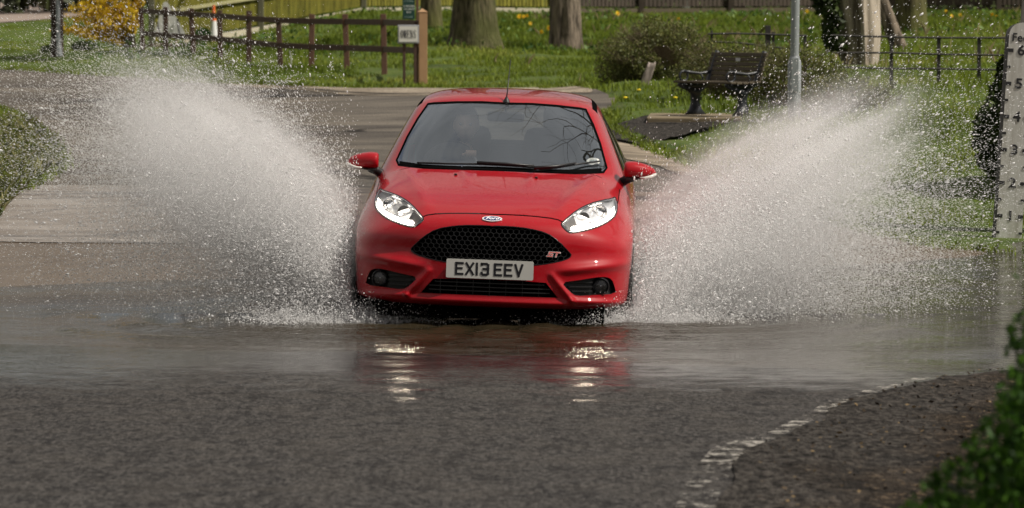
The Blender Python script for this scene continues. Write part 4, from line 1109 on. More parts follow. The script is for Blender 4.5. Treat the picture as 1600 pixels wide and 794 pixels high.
# dead straw stems
X, Y = grass_field(5000, 60, 105, 2); k_ = (X > -1) & (vnoise(X, Y, 1.1, 12) > .2); X, Y = X[k_], Y[k_]
ds = blades('dry_grass', X, Y, .28, .012, leafmat('straw', (.20, .16, .08), (.34, .28, .15), None, .2), lean=.8); tag(ds, 'dry straw stems among the grass', 'grass', kind='stuff')
# grass standing along the road edges
ex, ey = [], []
for poly in (gl[1:], gt, gr):
    for a, b in zip(poly[:-1], poly[1:]):
        k_ = int(math.dist(a, b) * 130); u = rng.random(k_); ex += list(a[0] + (b[0] - a[0]) * u + rng.normal(size=k_) * .06); ey += list(a[1] + (b[1] - a[1]) * u + rng.normal(size=k_) * .16)
X, Y = np.array(ex), np.array(ey); eg = blades('edge_grass', X, Y, .085, .016, tint=.2 + .5 * rng.random(len(X)), lean=.9); tag(eg, 'ragged grass creeping over the road edge', 'grass', kind='stuff')
# left near verge, taller with brown weeds
cx0, cy0 = ghit(20, 240); n_ = 26000
X = rng.uniform(-7.5, -3.2, n_); Y = rng.uniform(34, 53, n_); m = ~in_poly(X, Y, road_poly); X, Y = X[m], Y[m]
vg = blades('verge_grass', X, Y, .13, .016, leafmat('verge_blades', (.08, .10, .025), (.20, .22, .06), (.42, .38, .18), .4), lean=1.3); tag(vg, 'rough pale grass on the left verge', 'grass', kind='stuff')

# ---- bushes
def bush(name, c, r, nleaf, size, mat, label, cat, twig=None, ntwig=60, base=None, shell=.35, gaps=.6, twig_r=.006, group=None, nsc=2.4, foliage='foliage', seed=0, cover=None):
    base = base or (c[0], c[1], h1(c[0], c[1])); root = empty(name, base); tag(root, label, cat, group)
    p = clump_pts(nleaf, c, r, shell, gaps, nsc, seed=seed) - np.array(base)
    g_ = np.array([h1(0, 0)]) if False else None
    z0 = H(p[:, 0] + base[0], p[:, 1] + base[1]) - base[2]; p[:, 2] = np.maximum(p[:, 2], z0 + .02)
    leaves(foliage, p, size, mat, root)
    mb = MB(); rs = random.Random(seed + 3)
    for k in range(ntwig):
        d = Vector((rs.gauss(0, 1), rs.gauss(0, 1), abs(rs.gauss(.6, .8)))).normalized()
        e = Vector((d.x * r[0], d.y * r[1], (c[2] - base[2]) + d.z * r[2])) + Vector((c[0] - base[0], c[1] - base[1], 0)); e *= rs.uniform(.75, 1.12)
        s_ = Vector((rs.uniform(-.25, .25) * r[0], rs.uniform(-.25, .25) * r[1], -.02)) + Vector((c[0] - base[0], c[1] - base[1], 0)) * .5
        m_ = s_.lerp(e, .5) + Vector((rs.gauss(0, .08), rs.gauss(0, .08), rs.uniform(.02, .15) * r[2]))
        mb.tube([s_, m_, e], [twig_r, twig_r * .7, twig_r * .25], 4, caps=False)
    mb.build('stems', twig, root); return root
M_TWIG = flat('twig_brown', (.085, .058, .036), .8, .4, 14)
M_STRAWTW = flat('dry_twig', (.20, .155, .10), .85, .4, 14)
M_BUSHL = leafmat('hedge_leaves', (.060, .065, .018), (.105, .125, .030), (.20, .19, .06), .3)
M_FORS = leafmat('yellow_blossom', (.50, .31, .008), (.78, .52, .012), (.85, .62, .03), .3)
M_DKLEAF = leafmat('dark_evergreen', (.016, .026, .008), (.040, .062, .016), (.085, .115, .03), .2)
M_NEARL = leafmat('near_hedge_leaves', (.014, .045, .004), (.045, .12, .010), (.11, .24, .02), .35)

c = at(1028, 92, 60.5)
bush('bush', (c.x, c.y, c.z - .03), (.86, .8, .60), 22000, .017, M_BUSHL, 'rounded brown-green twiggy bush left of the bench', 'bush', M_STRAWTW, 1100, twig_r=.006, shell=.35, gaps=.9)
c = at(1150, 105, 55.0)
bush('bush', (c.x, c.y, c.z - .1), (.85, .5, .50), 8000, .017, M_BUSHL, 'straggly pale bramble hedge directly behind the bench', 'bush', M_STRAWTW, 420, twig_r=.005, gaps=.9, seed=2)
c = at(1240, 125, 52.5)
bush('bush', (c.x, c.y, c.z - .05), (.75, .5, .48), 8000, .017, M_BUSHL, 'low scrubby bush around the foot of the lamp post', 'bush', M_TWIG, 260, twig_r=.005, gaps=.8, seed=3)
c = at(1320, 150, 49.5)
bush('bush', (c.x, c.y, c.z - .05), (.65, .5, .30), 3500, .022, M_BUSHL, 'sparse scrub below the ivy-covered trunk', 'bush', M_STRAWTW, 160, twig_r=.005, gaps=.9, seed=4)
c = at(1668, 200, 39.5)
bush('evergreen_bush', (c.x, c.y, c.z - .05), (.78, .8, 1.05), 26000, .030, M_DKLEAF, 'tall dark evergreen bush behind the depth gauge', 'bush', M_TWIG, 60, shell=.75, gaps=.3, seed=5)
# forsythia
fb = at(205, 76, 92); fz = h1(fb.x, fb.y); root = empty('flowering_shrub', (fb.x, fb.y, fz)); tag(root, 'forsythia covered in yellow blossom at the left end of the brown rail fence', 'shrub')
mb = MB(); rs = random.Random(4); fp = []
for k in range(260):
    a = rs.uniform(-1.25, .28); ln = rs.uniform(.9, 2.0); dy = rs.gauss(0, .35)
    dx = math.sin(a) * ln * 1.0 ; up_ = math.cos(a) * ln
    pts = []
    for q in range(6):
        u = q / 5; pts.append(Vector((dx * u * (.5 + .5 * u) + rs.gauss(0, .02) * (q > 0) + rs.uniform(-.12, .12) * (q == 0), dy * u + rs.gauss(0, .02), up_ * (u - .16 * u * u * (1 + abs(a))))))
    mb.tube(pts, [.009, .008, .007, .006, .004, .002], 4, caps=False)
    for q in range(34):
        u = rs.uniform(.30, 1) ; i = min(4, int(u * 5)); f_ = u * 5 - i; b_ = pts[i].lerp(pts[i + 1], f_)
        if pts[5].x > -.15 and rs.random() < .40: continue
        fp.append(tuple(b_ + Vector((rs.gauss(0, .022), rs.gauss(0, .022), rs.gauss(0, .022)))))
mb.build('stems', M_TWIG, root); leaves('blossom', np.array(fp), .030, M_FORS, root, aspect=.7)
M_FERN = leafmat('fern_green', (.02, .06, .015), (.05, .13, .03), None, .3)
for px, py, Y0, sx, sz, lab in ((130, 66, 90, .26, .16, 'low dark green tussock right of the wooden pole'), (76, 68, 90, .17, .11, 'small dark tussock just left of the wooden pole')):
    c = at(px, py, Y0); c.z = h1(c.x, c.y) + sz * .4; bush('tussock', tuple(c), (sx, .25, sz), 2600, .02, M_DKLEAF, lab, 'plant', M_TWIG, 10, seed=px)
c = at(318, 55, 98); c.z = h1(c.x, c.y) + .22; bush('leafy_plant', tuple(c), (.24, .2, .22), 900, .035, M_FERN, 'small leafy green plant beside the traffic cone', 'plant', M_TWIG, 14, seed=8)
# brush pile below the fence
c = at(285, 72, 95); zz = h1(c.x, c.y); root = empty('brush_pile', (c.x, c.y, zz)); tag(root, 'heap of dead brown twigs under the brown rail fence', 'twigs')
mb = MB(); rs = random.Random(9)
for k in range(420):
    p_ = Vector((rs.uniform(-.75, .75), rs.uniform(-.3, .3), rs.uniform(0, .2) * (1 - .3 * abs(rs.random())))); d = Vector((rs.gauss(0, 1), rs.gauss(0, 1), rs.gauss(0, .5))).normalized() * rs.uniform(.08, .2)
    mb.tube([p_ - d, p_ + d], [.009, .005], 4, caps=False)
mb.build('dead_twigs', flat('dead_twig_brown', (.13, .085, .055), .9, .4, 10), root)
# near hedge, out of focus
root = empty('hedge', (1.75, 9.6, h1(1.75, 9.6))); tag(root, 'green hedge out of focus in the near right corner', 'hedge'); b0 = np.array(root.location)
pp = np.concatenate([clump_pts(60000, (1.75, 10.0, .42), (.80, .8, .90), .72, .1, seed=11), clump_pts(7000, (1.50, 10.2, 1.08), (.28, .3, .28), .2, .4, seed=12), clump_pts(1200, (1.50, 10.2, 1.28), (.24, .3, .13), .2, .5, seed=14)])
leaves('foliage', pp - b0, .012, M_NEARL, root, tint=rng.random(len(pp)))
mb = MB(); rs = random.Random(3)
for k in range(70): mb.tube([Vector((rs.uniform(-.2, .3), rs.uniform(-.3, .5), 0)), Vector((rs.uniform(-.45, .5), rs.uniform(-.3, .8), rs.uniform(.3, .9)))], [.008, .003], 4)
mb.build('stems', M_TWIG, root)

# ---- trees
def barkmat(name, c1, c2, ridge=16, moss=None, zs=.14, dist=.05):
    t = NT(name); p = t.pos((1, 1, zs), True); n1 = t.noise(p, ridge, 5, .65); n2 = t.noise(t.pos((1, 1, .6), True), 1.6, 4)
    c = t.mix(t.ramp(n1, [(.38, 0), (.60, 1)]), c1, c2)
    if moss: c = t.mix(t.ramp(n2, [(.38, 0), (.62, .8)]), c, moss)
    t.set(color=c, rough=.9, spec=.2, normal=t.bump(n1, dist, 1)); return t.m
M_BARK1 = barkmat('bark_rugged', (.024, .019, .012), (.14, .115, .07), 20, (.075, .082, .024))
M_BARK2 = barkmat('bark_grey', (.045, .036, .026), (.23, .185, .14), 13)
M_BARK3 = barkmat('bark_pale', (.10, .08, .06), (.42, .36, .29), 6, None, .10, .06)
M_BARK4 = barkmat('bark_mossy', (.030, .025, .015), (.13, .11, .06), 18, (.12, .125, .035))
def tree(px, py, Y0, prof, mat, label, lean=(0, 0), hgt=12, seed=0, ridges=.06, nb=9, flare=.0, crown=True):
    """prof: (height, radius) pairs"""
    b_ = at(px, py, Y0); zg = h1(b_.x, b_.y); root = empty('tree', (b_.x, b_.y, zg)); tag(root, label, 'tree')
    n_ = 44; vs = []; hs = np.concatenate([np.arange(-.3, 3, .10), np.arange(3, hgt, .6)]); rs = random.Random(seed)
    hp = [a for a, b in prof]; rp = [b for a, b in prof]
    for h_ in hs:
        r0 = float(np.interp(h_, hp, rp)); lx = lean[0] * h_ + .02 * math.sin(h_ * 1.3 + seed); ly = lean[1] * h_
        for k in range(n_):
            a = 2 * math.pi * k / n_
            rr_ = r0 * (1 + ridges * (noise.noise(Vector((math.cos(a) * 2.4, math.sin(a) * 2.4, h_ * .35 + seed))) * 1.6 + .5 * noise.noise(Vector((math.cos(a) * 7, math.sin(a) * 7, h_ * .8 + seed))))
                        + flare * max(0, 1 - h_ / .7) ** 2 * (.5 + .5 * math.cos(a * 5 + seed)))
            vs.append((lx + rr_ * math.cos(a), ly + rr_ * math.sin(a), h_))
    fs = [(i * n_ + k, i * n_ + (k + 1) % n_, (i + 1) * n_ + (k + 1) % n_, (i + 1) * n_ + k) for i in range(len(hs) - 1) for k in range(n_)]
    MB().add(vs, fs).build('trunk', mat, root, smooth=True, fix=True)
    if crown:
        mb = MB()
        def grow_(p0, d, ln, r0, lvl):
            pts = [p0]; dd = d.copy(); seg = 4
            for q in range(seg):
                dd = (dd + Vector((rs.gauss(0, .16), rs.gauss(0, .16), rs.gauss(.05, .1)))).normalized(); pts.append(pts[-1] + dd * ln / seg)
            mb.tube(pts, [r0 * (1 - .6 * q / seg) for q in range(seg + 1)], 5 if lvl < 2 else 3, caps=False)
            if lvl >= 4: return
            for q in range(3 if lvl else 4):
                i = rs.choice([2, 3, 4, 4]); e = Vector((rs.gauss(0, 1), rs.gauss(0, 1), rs.gauss(.2, .6))).normalized()
                grow_(pts[i], (dd * .75 + e * .75).normalized(), ln * rs.uniform(.55, .75), r0 * .42, lvl + 1)
        for k in range(nb):
            a = 2 * math.pi * k / nb + rs.random(); z_ = rs.uniform(hgt * .45, hgt)
            grow_(Vector((lean[0] * z_, lean[1] * z_, z_ - .2)), Vector((math.cos(a), math.sin(a), rs.uniform(.3, 1.2))).normalized(), rs.uniform(3.4, 5.6), rp[-1] * .55, 1)
        mb.build('crown', mat, root)
    return root
S85 = 6450 / 83
tree(740, 75, 83, [(-.3, .64), (0, .56), (.3, .49), (1, .42), (3, .38), (9, .3)], M_BARK1, 'thick rugged mossy trunk standing left of the daffodils', seed=1, flare=.10)
tree(883, 82, 85, [(-.3, .40), (0, .36), (.4, .32), (1.1, .285), (3, .27), (9, .2)], M_BARK2, 'slimmer grey-brown trunk right of the daffodils', seed=2, flare=.08, ridges=.12)
tree(674, 54, 93, [(-.3, .30), (0, .27), (1, .23), (9, .16)], M_BARK4, 'mossy green trunk directly behind the fence end post', seed=3)
tree(1425, 55, 85, [(-.3, .36), (0, .34), (1, .30), (9, .2)], M_BARK4, 'dark mossy trunk right of the leaning trunk', seed=4)
tree(1408, 78, 74, [(-.3, .17), (0, .155), (1, .145), (9, .09)], M_BARK2, 'slim trunk leaning left between the pale trunk and the dark trunk', lean=(-.42, .05), seed=5, hgt=5, nb=4)
tree(1965, 340, 35, [(-.3, .42), (0, .38), (1, .30), (9, .2)], M_BARK2, 'bare spreading tree just outside the right edge of the photo, beside the ford', seed=12, hgt=8, nb=11)
iv = tree(1345, 110, 62, [(-.3, .20), (0, .20), (.5, .30), (1.1, .36), (3, .42), (9, .3)], M_BARK3, 'broad pale fluted trunk with dark ivy climbing its left side', seed=6, ridges=.30, lean=(-.16, 0))
p = []
for k in range(5200):
    h_ = rng.uniform(.25, 3.2); r0 = float(np.interp(h_, [0, .5, 1.1, 3], [.20, .30, .36, .42])); a = rng.normal(math.pi * 1.08, .62 if h_ > .7 else .4)
    if abs(a - math.pi * 1.08) > .95: continue
    rr_ = r0 + rng.uniform(0, .10) + .16 * rng.random() * (h_ > .8) + .06 * math.sin(h_ * 5); p.append((-.16 * h_ + rr_ * math.cos(a) - .06, rr_ * math.sin(a), h_))
leaves('ivy', np.array(p), .038, M_DKLEAF, iv, aspect=.8)

# ---- brown post and rail fence
M_RAIL = flat('fence_brown', (.075, .040, .026), .75, .45, 9)
M_POSTW = flat('post_oak', (.30, .175, .085), .7, .3, 5)
M_POSTR = flat('post_redbrown', (.125, .062, .038), .75, .35, 8)
posts = [(660, 15, 134), (600, 22, 117), (541, 22, 110), (487, 22, 107), (437, 28, 105), (389, 17, 100), (344, 16, 93), (301, 13, 88), (259, 11, 84), (222, 12, 80)]
PB = []
for px, yt, yb in posts:
    x, y = ghit(px, yb - 2); PB.append((x, y, h1(x, y)))
fr = empty('rail_fence', PB[0]); tag(fr, 'brown wooden post and rail fence with a thick pale end post behind the road', 'fence'); f0 = Vector(PB[0])
def ztop(px, py, y): return at(px, py, y).z
for i, (px, yt, yb) in enumerate(posts):
    x, y, z = PB[i]; zt = ztop(px, yt, y)
    if i == 0:
        w_ = .145; mb = MB(); mb.box((0, 0, (zt - z) / 2 - .1), (w_, w_, zt - z + .12), bev=.008)
        hz_ = zt - z - .04; mb.add([(-.08, -.08, hz_), (.08, -.08, hz_), (.08, .08, hz_), (-.08, .08, hz_), (0, 0, hz_ + .06)], [(0, 1, 4), (1, 2, 4), (2, 3, 4), (3, 0, 4), (3, 2, 1, 0)])
        o = mb.build('end_post', M_POSTW, fr); o.rotation_euler = (0, 0, R(12))
        b2 = MB().box((-.10, .06, (zt - z) / 2 - .15), (.07, .09, zt - z - .1), bev=.004).build('post', M_RAIL, fr)
    else:
        MB().box(Vector((x, y, z)) - f0 + Vector((0, 0, (zt - z) / 2 - .08)), (.10, .09, zt - z + .16), Matrix.Rotation(R(random.uniform(-3, 3)), 3, 'Y'), bev=.006).build('post', M_POSTR if i < 4 else M_RAIL, fr)
r1 = [(655, 37), (600, 35), (541, 34), (487, 33.5), (437, 32), (389, 29), (344, 25), (301, 22.5), (259, 20), (222, 17)]
r2 = [(655, 79), (600, 77), (541, 75), (487, 73.5), (437, 71), (389, 66), (344, 61), (301, 58), (259, 55.5), (222, 52)]
for rr_ in (r1, r2):
    for i in range(len(posts) - 1):
        a = at(rr_[i][0], rr_[i][1], PB[i][1] - .07) - f0; b = at(rr_[i + 1][0], rr_[i + 1][1], PB[i + 1][1] - .07) - f0
        MB().bar(a, b, .035, .105, bev=.004).build('rail', M_RAIL, fr)

# ---- OWENS sign on the fence
M_SIGNW = flat('sign_cream', (.74, .73, .67), .5, .05, 8); M_SIGNG = flat('sign_grey', (.33, .34, .36), .5); M_INK2 = flat('sign_ink', (.03, .03, .035), .5)
yS = PB[0][1] - .30; c = at(638, 53.5, yS); root = empty('name_sign', (c.x, c.y, h1(c.x, c.y))); tag(root, 'small framed cream sign reading OWENS in dark serif letters beside the fence end post', 'sign')
s_ = 6450 / yS; w_, h_ = 33 / s_, 29 / s_; cz = c.z - root.location.z
MB().box((0, 0, cz), (w_, .03, h_), bev=.006).build('sign_frame', M_SIGNG, root)
brd = MB().box((0, -.017, cz), (w_ - 4 / s_, .012, h_ - 5 / s_)).build('sign_board', M_SIGNW, root)
for dx in (-.07, .11): MB().box((dx, .03, cz / 2 - .05), (.045, .04, cz + .1), bev=.003).build('sign_leg', M_RAIL, root)
LT = .011; lh = 12.5 / s_
def serif(ch):
    q = []
    T, tn_ = .30, .10
    if ch == 'O':
        n_ = 20; return [('ring', 0, 1)]
    if ch == 'W': return [((.0, 1), (.30, 0), T), ((.30, 0), (.5, 1), tn_), ((.5, 1), (.75, 0), T), ((.75, 0), (1, 1), tn_), ((-.12, 1), (.2, 1), .06), ((.38, 1), (.62, 1), .06), ((.85, 1), (1.12, 1), .06)]
    if ch == 'E': return [((.2, 0), (.2, 1), T), ((0, 1), (.9, 1), .07), ((0, 0), (.95, 0), .07), ((.2, .52), (.7, .52), .07), ((.9, 1), (.92, .78), .1), ((.95, 0), (.97, .24), .1), ((.7, .62), (.7, .42), .08)]
    if ch == 'N': return [((.12, 0), (.12, 1), tn_), ((.12, 1), (.85, 0), T), ((.85, 0), (.85, 1), tn_), ((-.08, 0), (.32, 0), .06), ((-.08, 1), (.22, 1), .06), ((.68, 1), (1.02, 1), .06)]
    if ch == 'S': return [((.85, .72), (.82, .95), .1), ((.82, .92), (.5, 1), .12), ((.5, 1), (.2, .90), .2), ((.2, .90), (.18, .70), .26), ((.18, .70), (.78, .36), .30), ((.78, .36), (.78, .12), .26), ((.78, .12), (.5, 0), .16), ((.5, 0), (.14, .08), .12), ((.12, .05), (.10, .28), .1)]
def draw_serif(txt, cx_, z_, h_, adv, wch, yf, mat, parent):
    x0 = cx_ - adv * (len(txt) - 1) / 2 - wch / 2
    for i, ch in enumerate(txt):
        mb = MB(); xo = x0 + i * adv
        for k, s__ in enumerate(serif(ch)):
            yo = yf - .002 - .0002 * k
            if s__[0] == 'ring':
                n_ = 24; o_ = [(xo + wch * (.5 + .56 * math.cos(t)), z_ + h_ * (.5 + .52 * math.sin(t))) for t in np.linspace(0, 2 * math.pi, n_, endpoint=False)]
                i_ = [(xo + wch * (.5 + .24 * math.cos(t)), z_ + h_ * (.5 + .46 * math.sin(t))) for t in np.linspace(0, 2 * math.pi, n_, endpoint=False)]
                v = [(x, yo, z) for x, z in o_] + [(x, yo, z) for x, z in i_]; mb.add(v, [(q, (q + 1) % n_, n_ + (q + 1) % n_, n_ + q) for q in range(n_)])
            else:
                a, b, th = s__; th *= wch; a = Vector((xo + a[0] * wch, z_ + a[1] * h_)); b = Vector((xo + b[0] * wch, z_ + b[1] * h_)); d = (b - a).normalized(); n2 = Vector((-d.y, d.x)) * max(th, .006) / 2
                mb.add([(q.x, yo, q.y) for q in (a + n2, a - n2, b - n2, b + n2)], [(0, 1, 2, 3)])
        mb.build('sign_letter', mat, parent, fix=False)
draw_serif('OWENS', 0, cz - lh / 2, lh, 5.05 / s_, 3.9 / s_, -.024, M_INK2, brd)
# ---- green notice on a brown post behind the fence
c = at(638.5, 15, 71); root = empty('notice_board', (c.x, c.y, h1(c.x, c.y))); tag(root, 'narrow dark green notice with small white lettering above the cream name sign', 'sign')
s_ = 6450 / 71; zr_ = lambda py: at(638, py, 71).z - root.location.z
M_GRNS = flat('notice_green', (.012, .055, .045), .45, .1, 8); M_WHT = flat('notice_white', (.62, .66, .62), .5)
bd = MB().box((0, 0, (zr_(30) + zr_(-22)) / 2), (18.5 / s_, .02, zr_(-22) - zr_(30)), bev=.003).build('notice_panel', M_GRNS, root)
MB().box((13.5 / s_, .03, zr_(-25) / 2), (4 / s_, .06, zr_(-25) + .2), bev=.004).build('post', M_POSTR, root)
# the lettering is too small to read: rows of short strokes
rs = random.Random(5)
for py, wpx, hpx, m_ in ((9.5, 16.5, 3.2, M_WHT), (14.2, 14, 3.0, M_WHT), (19, 6.5, 3, M_WHT), (26.5, 13, 2.6, flat('notice_pale', (.25, .36, .33), .5)), (1.5, 14, 3, flat('notice_pale', (.25, .36, .33), .5)), (-8, 14, 4, M_WHT)):
    mb = MB(); x = -wpx / 2
    while x < wpx / 2:
        w_ = rs.uniform(1.0, 1.5); k = rs.choice('IHLE'); zc = zr_(py); hh_ = hpx / s_
        mb.box((x / s_ + .35 * w_ / s_, -.0115, zc), (.45 / s_, .003, hh_))
        if k in 'HE': mb.box(((x + .7 * w_) / s_, -.0112, zc), (.5 * w_ / s_, .003, .3 * hh_))
        if k in 'LE': mb.box(((x + .7 * w_) / s_, -.0112, zc - hh_ * .38), (.6 * w_ / s_, .003, .25 * hh_))
        if k == 'H': mb.box(((x + .95 * w_) / s_, -.0115, zc), (.4 / s_, .003, hh_))
        x += w_ + .5
    mb.build('notice_lettering', m_, bd)

# ---- close-board fence
t = NT('board_green'); p = t.pos(obj=True); sx_ = t.add('ShaderNodeSeparateXYZ'); t.l(p, sx_.inputs[0]); g_ = t.noise(t.pos((3, 3, .5), True), 3, 5, .6)
t.set(color=t.mix(t.ramp(g_, [(.35, 0), (.65, 1)]), (.085, .080, .014), (.22, .205, .035)), rough=.85, spec=.15); M_BOARD = t.m
M_BOARDD = flat('board_dark', (.055, .040, .028), .85, .5, 3)
M_GRAVB = flat('gravel_board', (.42, .38, .28), .8, .2, 6); M_CPOST = flat('fence_post_grey', (.13, .125, .08), .85, .3, 6)
def closeboard(pxs, label, mb_board, mb_bot, post_m, hgt=1.85, rail_m=None):
    pts = []
    for px, Y0 in pxs:
        q = at(px, 20, Y0); pts.append(Vector((q.x, Y0, h1(q.x, Y0))))
    root = empty('board_fence', pts[0]); tag(root, label, 'fence')
    for i in range(len(pts) - 1):
        a, b = pts[i] - pts[0], pts[i + 1] - pts[0]; d = (b - a); L_ = math.hypot(d.x, d.y); n_ = max(3, int(L_ / .125)); mb = MB(); u = Vector((d.x, d.y, 0)).normalized(); nn = Vector((u.y, -u.x, 0))
        if nn.y > 0: nn = -nn
        for k in range(n_):
            q = a.lerp(b, (k + .5) / n_); M_ = Matrix((u, -nn, Vector((0, 0, 1)))).transposed() @ Matrix.Rotation(R(7), 3, 'Z')
            mb.box(q + Vector((0, 0, .15 + hgt / 2)), (.110, .016, hgt - .1), M_)
        mb.build('board_panel', mb_board, root)
        MB().bar(a + nn * .05 + Vector((0, 0, .08)), b + nn * .05 + Vector((0, 0, .08)), .03, .15).build('gravel_board', mb_bot, root)
        for hz_ in (.88, 1.6): MB().bar(a + nn * .06 + Vector((0, 0, hz_)), b + nn * .06 + Vector((0, 0, hz_)), .07, .075).build('arris_rail', rail_m or mb_board, root)
        MB().box(a + nn * .08 + Vector((0, 0, .9)), (.14, .12, hgt + .3), bev=.008).build('post', post_m, root)
    MB().box(b + nn * .08 + Vector((0, 0, .9)), (.14, .12, hgt + .3), bev=.008).build('post', post_m, root)
closeboard([(232, 96), (403, 102), (565, 108), (715, 111), (862, 113)], 'yellow-green close-board fence behind the brown rail fence', M_BOARD, M_GRAVB, M_CPOST, rail_m=flat('rail_pale', (.30, .28, .14), .85, .25, 5))
closeboard([(866, 113.5), (1000, 115), (1140, 116), (1280, 117)], 'duller brown board fence along the top of the bank behind the bench', M_BOARDD, flat('gravel_board_brown', (.10, .08, .05), .9), M_BOARDD)
closeboard([(1284, 117.3), (1420, 117), (1560, 116), (1700, 116)], 'dark brown board fence behind the pale ivy-clad trunk', M_BOARDD, M_BOARDD, M_BOARDD)

# ---- traffic cone, folded road sign, pole, stake
x, y = ghit(334, 56); c = Vector((x, y - 6, 0)); c = at(334, 50, 98); zc = h1(c.x, c.y)
root = empty('traffic_cone', (c.x, c.y, zc)); tag(root, 'orange traffic cone with a white band in front of the board fence', 'traffic cone')
s_ = 6450 / 98; H0 = at(334, 8, 98).z - zc; M_OR = flat('cone_orange', (.72, .13, .02), .5, .15, 9); M_CW = flat('cone_white', (.72, .72, .70), .4, .05)
def cr_(u): return .028 + (.115 - .028) * (1 - u)
def seg(u0, u1, nm, m, add=0): return MB().lathe([(cr_(u0) + add, H0 * u0), (cr_(u1) + add, H0 * u1)], 24).build(nm, m, root, smooth=40)
seg(.02, .22, 'cone_skirt', M_OR); seg(.22, .62, 'reflective_band', M_CW, .002); seg(.62, 1, 'cone_tip', M_OR)
MB().box((0, 0, .02), (.34, .34, .04), bev=.01).build('cone_base', M_OR, root)
c = at(265, 60, 92); zc = h1(c.x, c.y); root = empty('road_sign', (c.x, c.y, zc)); tag(root, 'plain pale back of a triangular road sign on thin black legs behind the rail fence', 'road sign')
f_ = lambda px, py: at(px, py, 92) - Vector((c.x, c.y, zc))
tri = [f_(240, 54), f_(290.5, 54), f_(261, 3), f_(256, 3)]
MB().add([tuple(v) for v in tri] + [tuple(v + Vector((0, .02, 0))) for v in tri], [(0, 1, 2, 3), (7, 6, 5, 4), (0, 4, 5, 1), (1, 5, 6, 2), (2, 6, 7, 3), (3, 7, 4, 0)]).build('sign_plate', flat('plate_back', (.70, .69, .66), .5, .08, 8), root)
for a, b in (((246, 34), (254, 78)), ((277, 30), (284, 76))):
    p0, p1 = f_(*a), f_(*b); p1.z = max(p1.z, 0); MB().tube([p0 + Vector((0, -.03, 0)), p1 + Vector((0, -.10, 0))], .016, 6).build('sign_leg', M_BLACK, root)
x, y = ghit(91, 88); zc = h1(x, y); root = empty('utility_pole', (x, y, zc)); tag(root, 'dark brown wooden pole with a steel conduit strapped to it on the left lawn', 'pole')
s_ = 6450 / y
MB().tube([(-.02, 0, -.2), (-.02, 0, 3), (-.02, 0, 8)], [.135, .13, .11], 20).build('pole', flat('creosote_wood', (.035, .018, .012), .8, .4, 6), root, smooth=40)
MB().tube([(.045, -.135, .0), (.02, -.14, .30), (.015, -.14, 5)], [.07, .042, .040], 12).build('conduit', flat('galvanised', (.32, .34, .36), .4, .15, 20, metal=.5), root, smooth=50)
x, y = ghit(455, 103); root = empty('marker_stake', (x, y, h1(x, y))); tag(root, 'thin pale stake stuck in the grass below the rail fence', 'stake'); MB().tube([(0, 0, -.05), (.0, 0, .14), (-.03, 0, .28)], [.014, .014, .012], 6).build('stake', flat('stake_pale', (.42, .42, .38), .7), root)

# ---- lamp post
x, y = at(1241, 190, 49.3).x, 49.3; zc = h1(x, y); root = empty('lamp_post', (x, y, zc)); tag(root, 'grey galvanised lamp post with a wider lower section right of the bench', 'lamp post')
zz = at(1241, 98, 49.3).z - zc; zt = at(1241, 88, 49.3).z - zc; s_ = 6450 / 49.3
M_GALV = flat('lamp_post_grey', (.30, .32, .33), .5, .2, 18, metal=.25)
MB().lathe([(.080, -.2), (.080, zz), (.074, zz + .02), (.052, zt), (.052, zt + .01)], 24).build('base_section', M_GALV, root, smooth=40)
o = MB().tube([(0, 0, zt), (.03, 0, 3), (.06, 0, 6)], [.052, .046, .038], 20).build('shaft', M_GALV, root, smooth=40)
MB().box((.0, -.082, .55), (.09, .02, .4), bev=.005).build('access_door', M_GALV, root)
MB().tube([(.06, 0, 6), (.06, -.3, 6.3), (.06, -.9, 6.4)], .03, 8).build('lamp_arm', M_GALV, root); MB().box((.06, -1.1, 6.4), (.2, .5, .12), bev=.04).build('lamp_head', M_GALV, root)

# ---- bench and its slab
M_SLAB = flat('mossy_concrete', (.16, .125, .075), .9, .4, 5)
a = at(1017, 183, 49.9); b = at(1168, 188, 49.6); zt = .5 * (a.z + b.z) + .02
sl = empty('concrete_slab', (a.x, 50, zt)); tag(sl, 'low mossy concrete slab under the bench', 'slab')
mb = MB(); mb.box(((b.x - a.x) / 2, .95, -.14), (b.x - a.x, 2.0, .26), Matrix.Rotation(R(-3), 3, 'Z'), bev=.02); mb.build('slab', M_SLAB, sl)
M_IRON = flat('bench_iron', (.014, .016, .020), .45, .2, 20); M_SLAT = flat('bench_slat', (.075, .058, .034), .75, .4, 9)
fx = at(1084, 176, 51.0); root = empty('park_bench', (fx.x, 51.0, zt - .01), R(-56)); tag(root, 'park bench with dark wooden slats and black cast-iron ends on the slab', 'bench')
WB = 1.08
def bp(i): return i
for k in range(6):
    u = k / 5; z = .46 + .29 * u; yy_ = .20 + .09 * u
    MB().box((WB / 2, yy_, z), (WB + .04, .025, .050), Matrix.Rotation(R(-14), 3, 'X'), bev=.006).build('back_slat', M_SLAT, root)
for k in range(5): MB().box((WB / 2, -.24 + .095 * k, .415 - .008 * math.sin(k)), (WB + .10, .080, .026), bev=.006).build('seat_slat', M_SLAT, root)
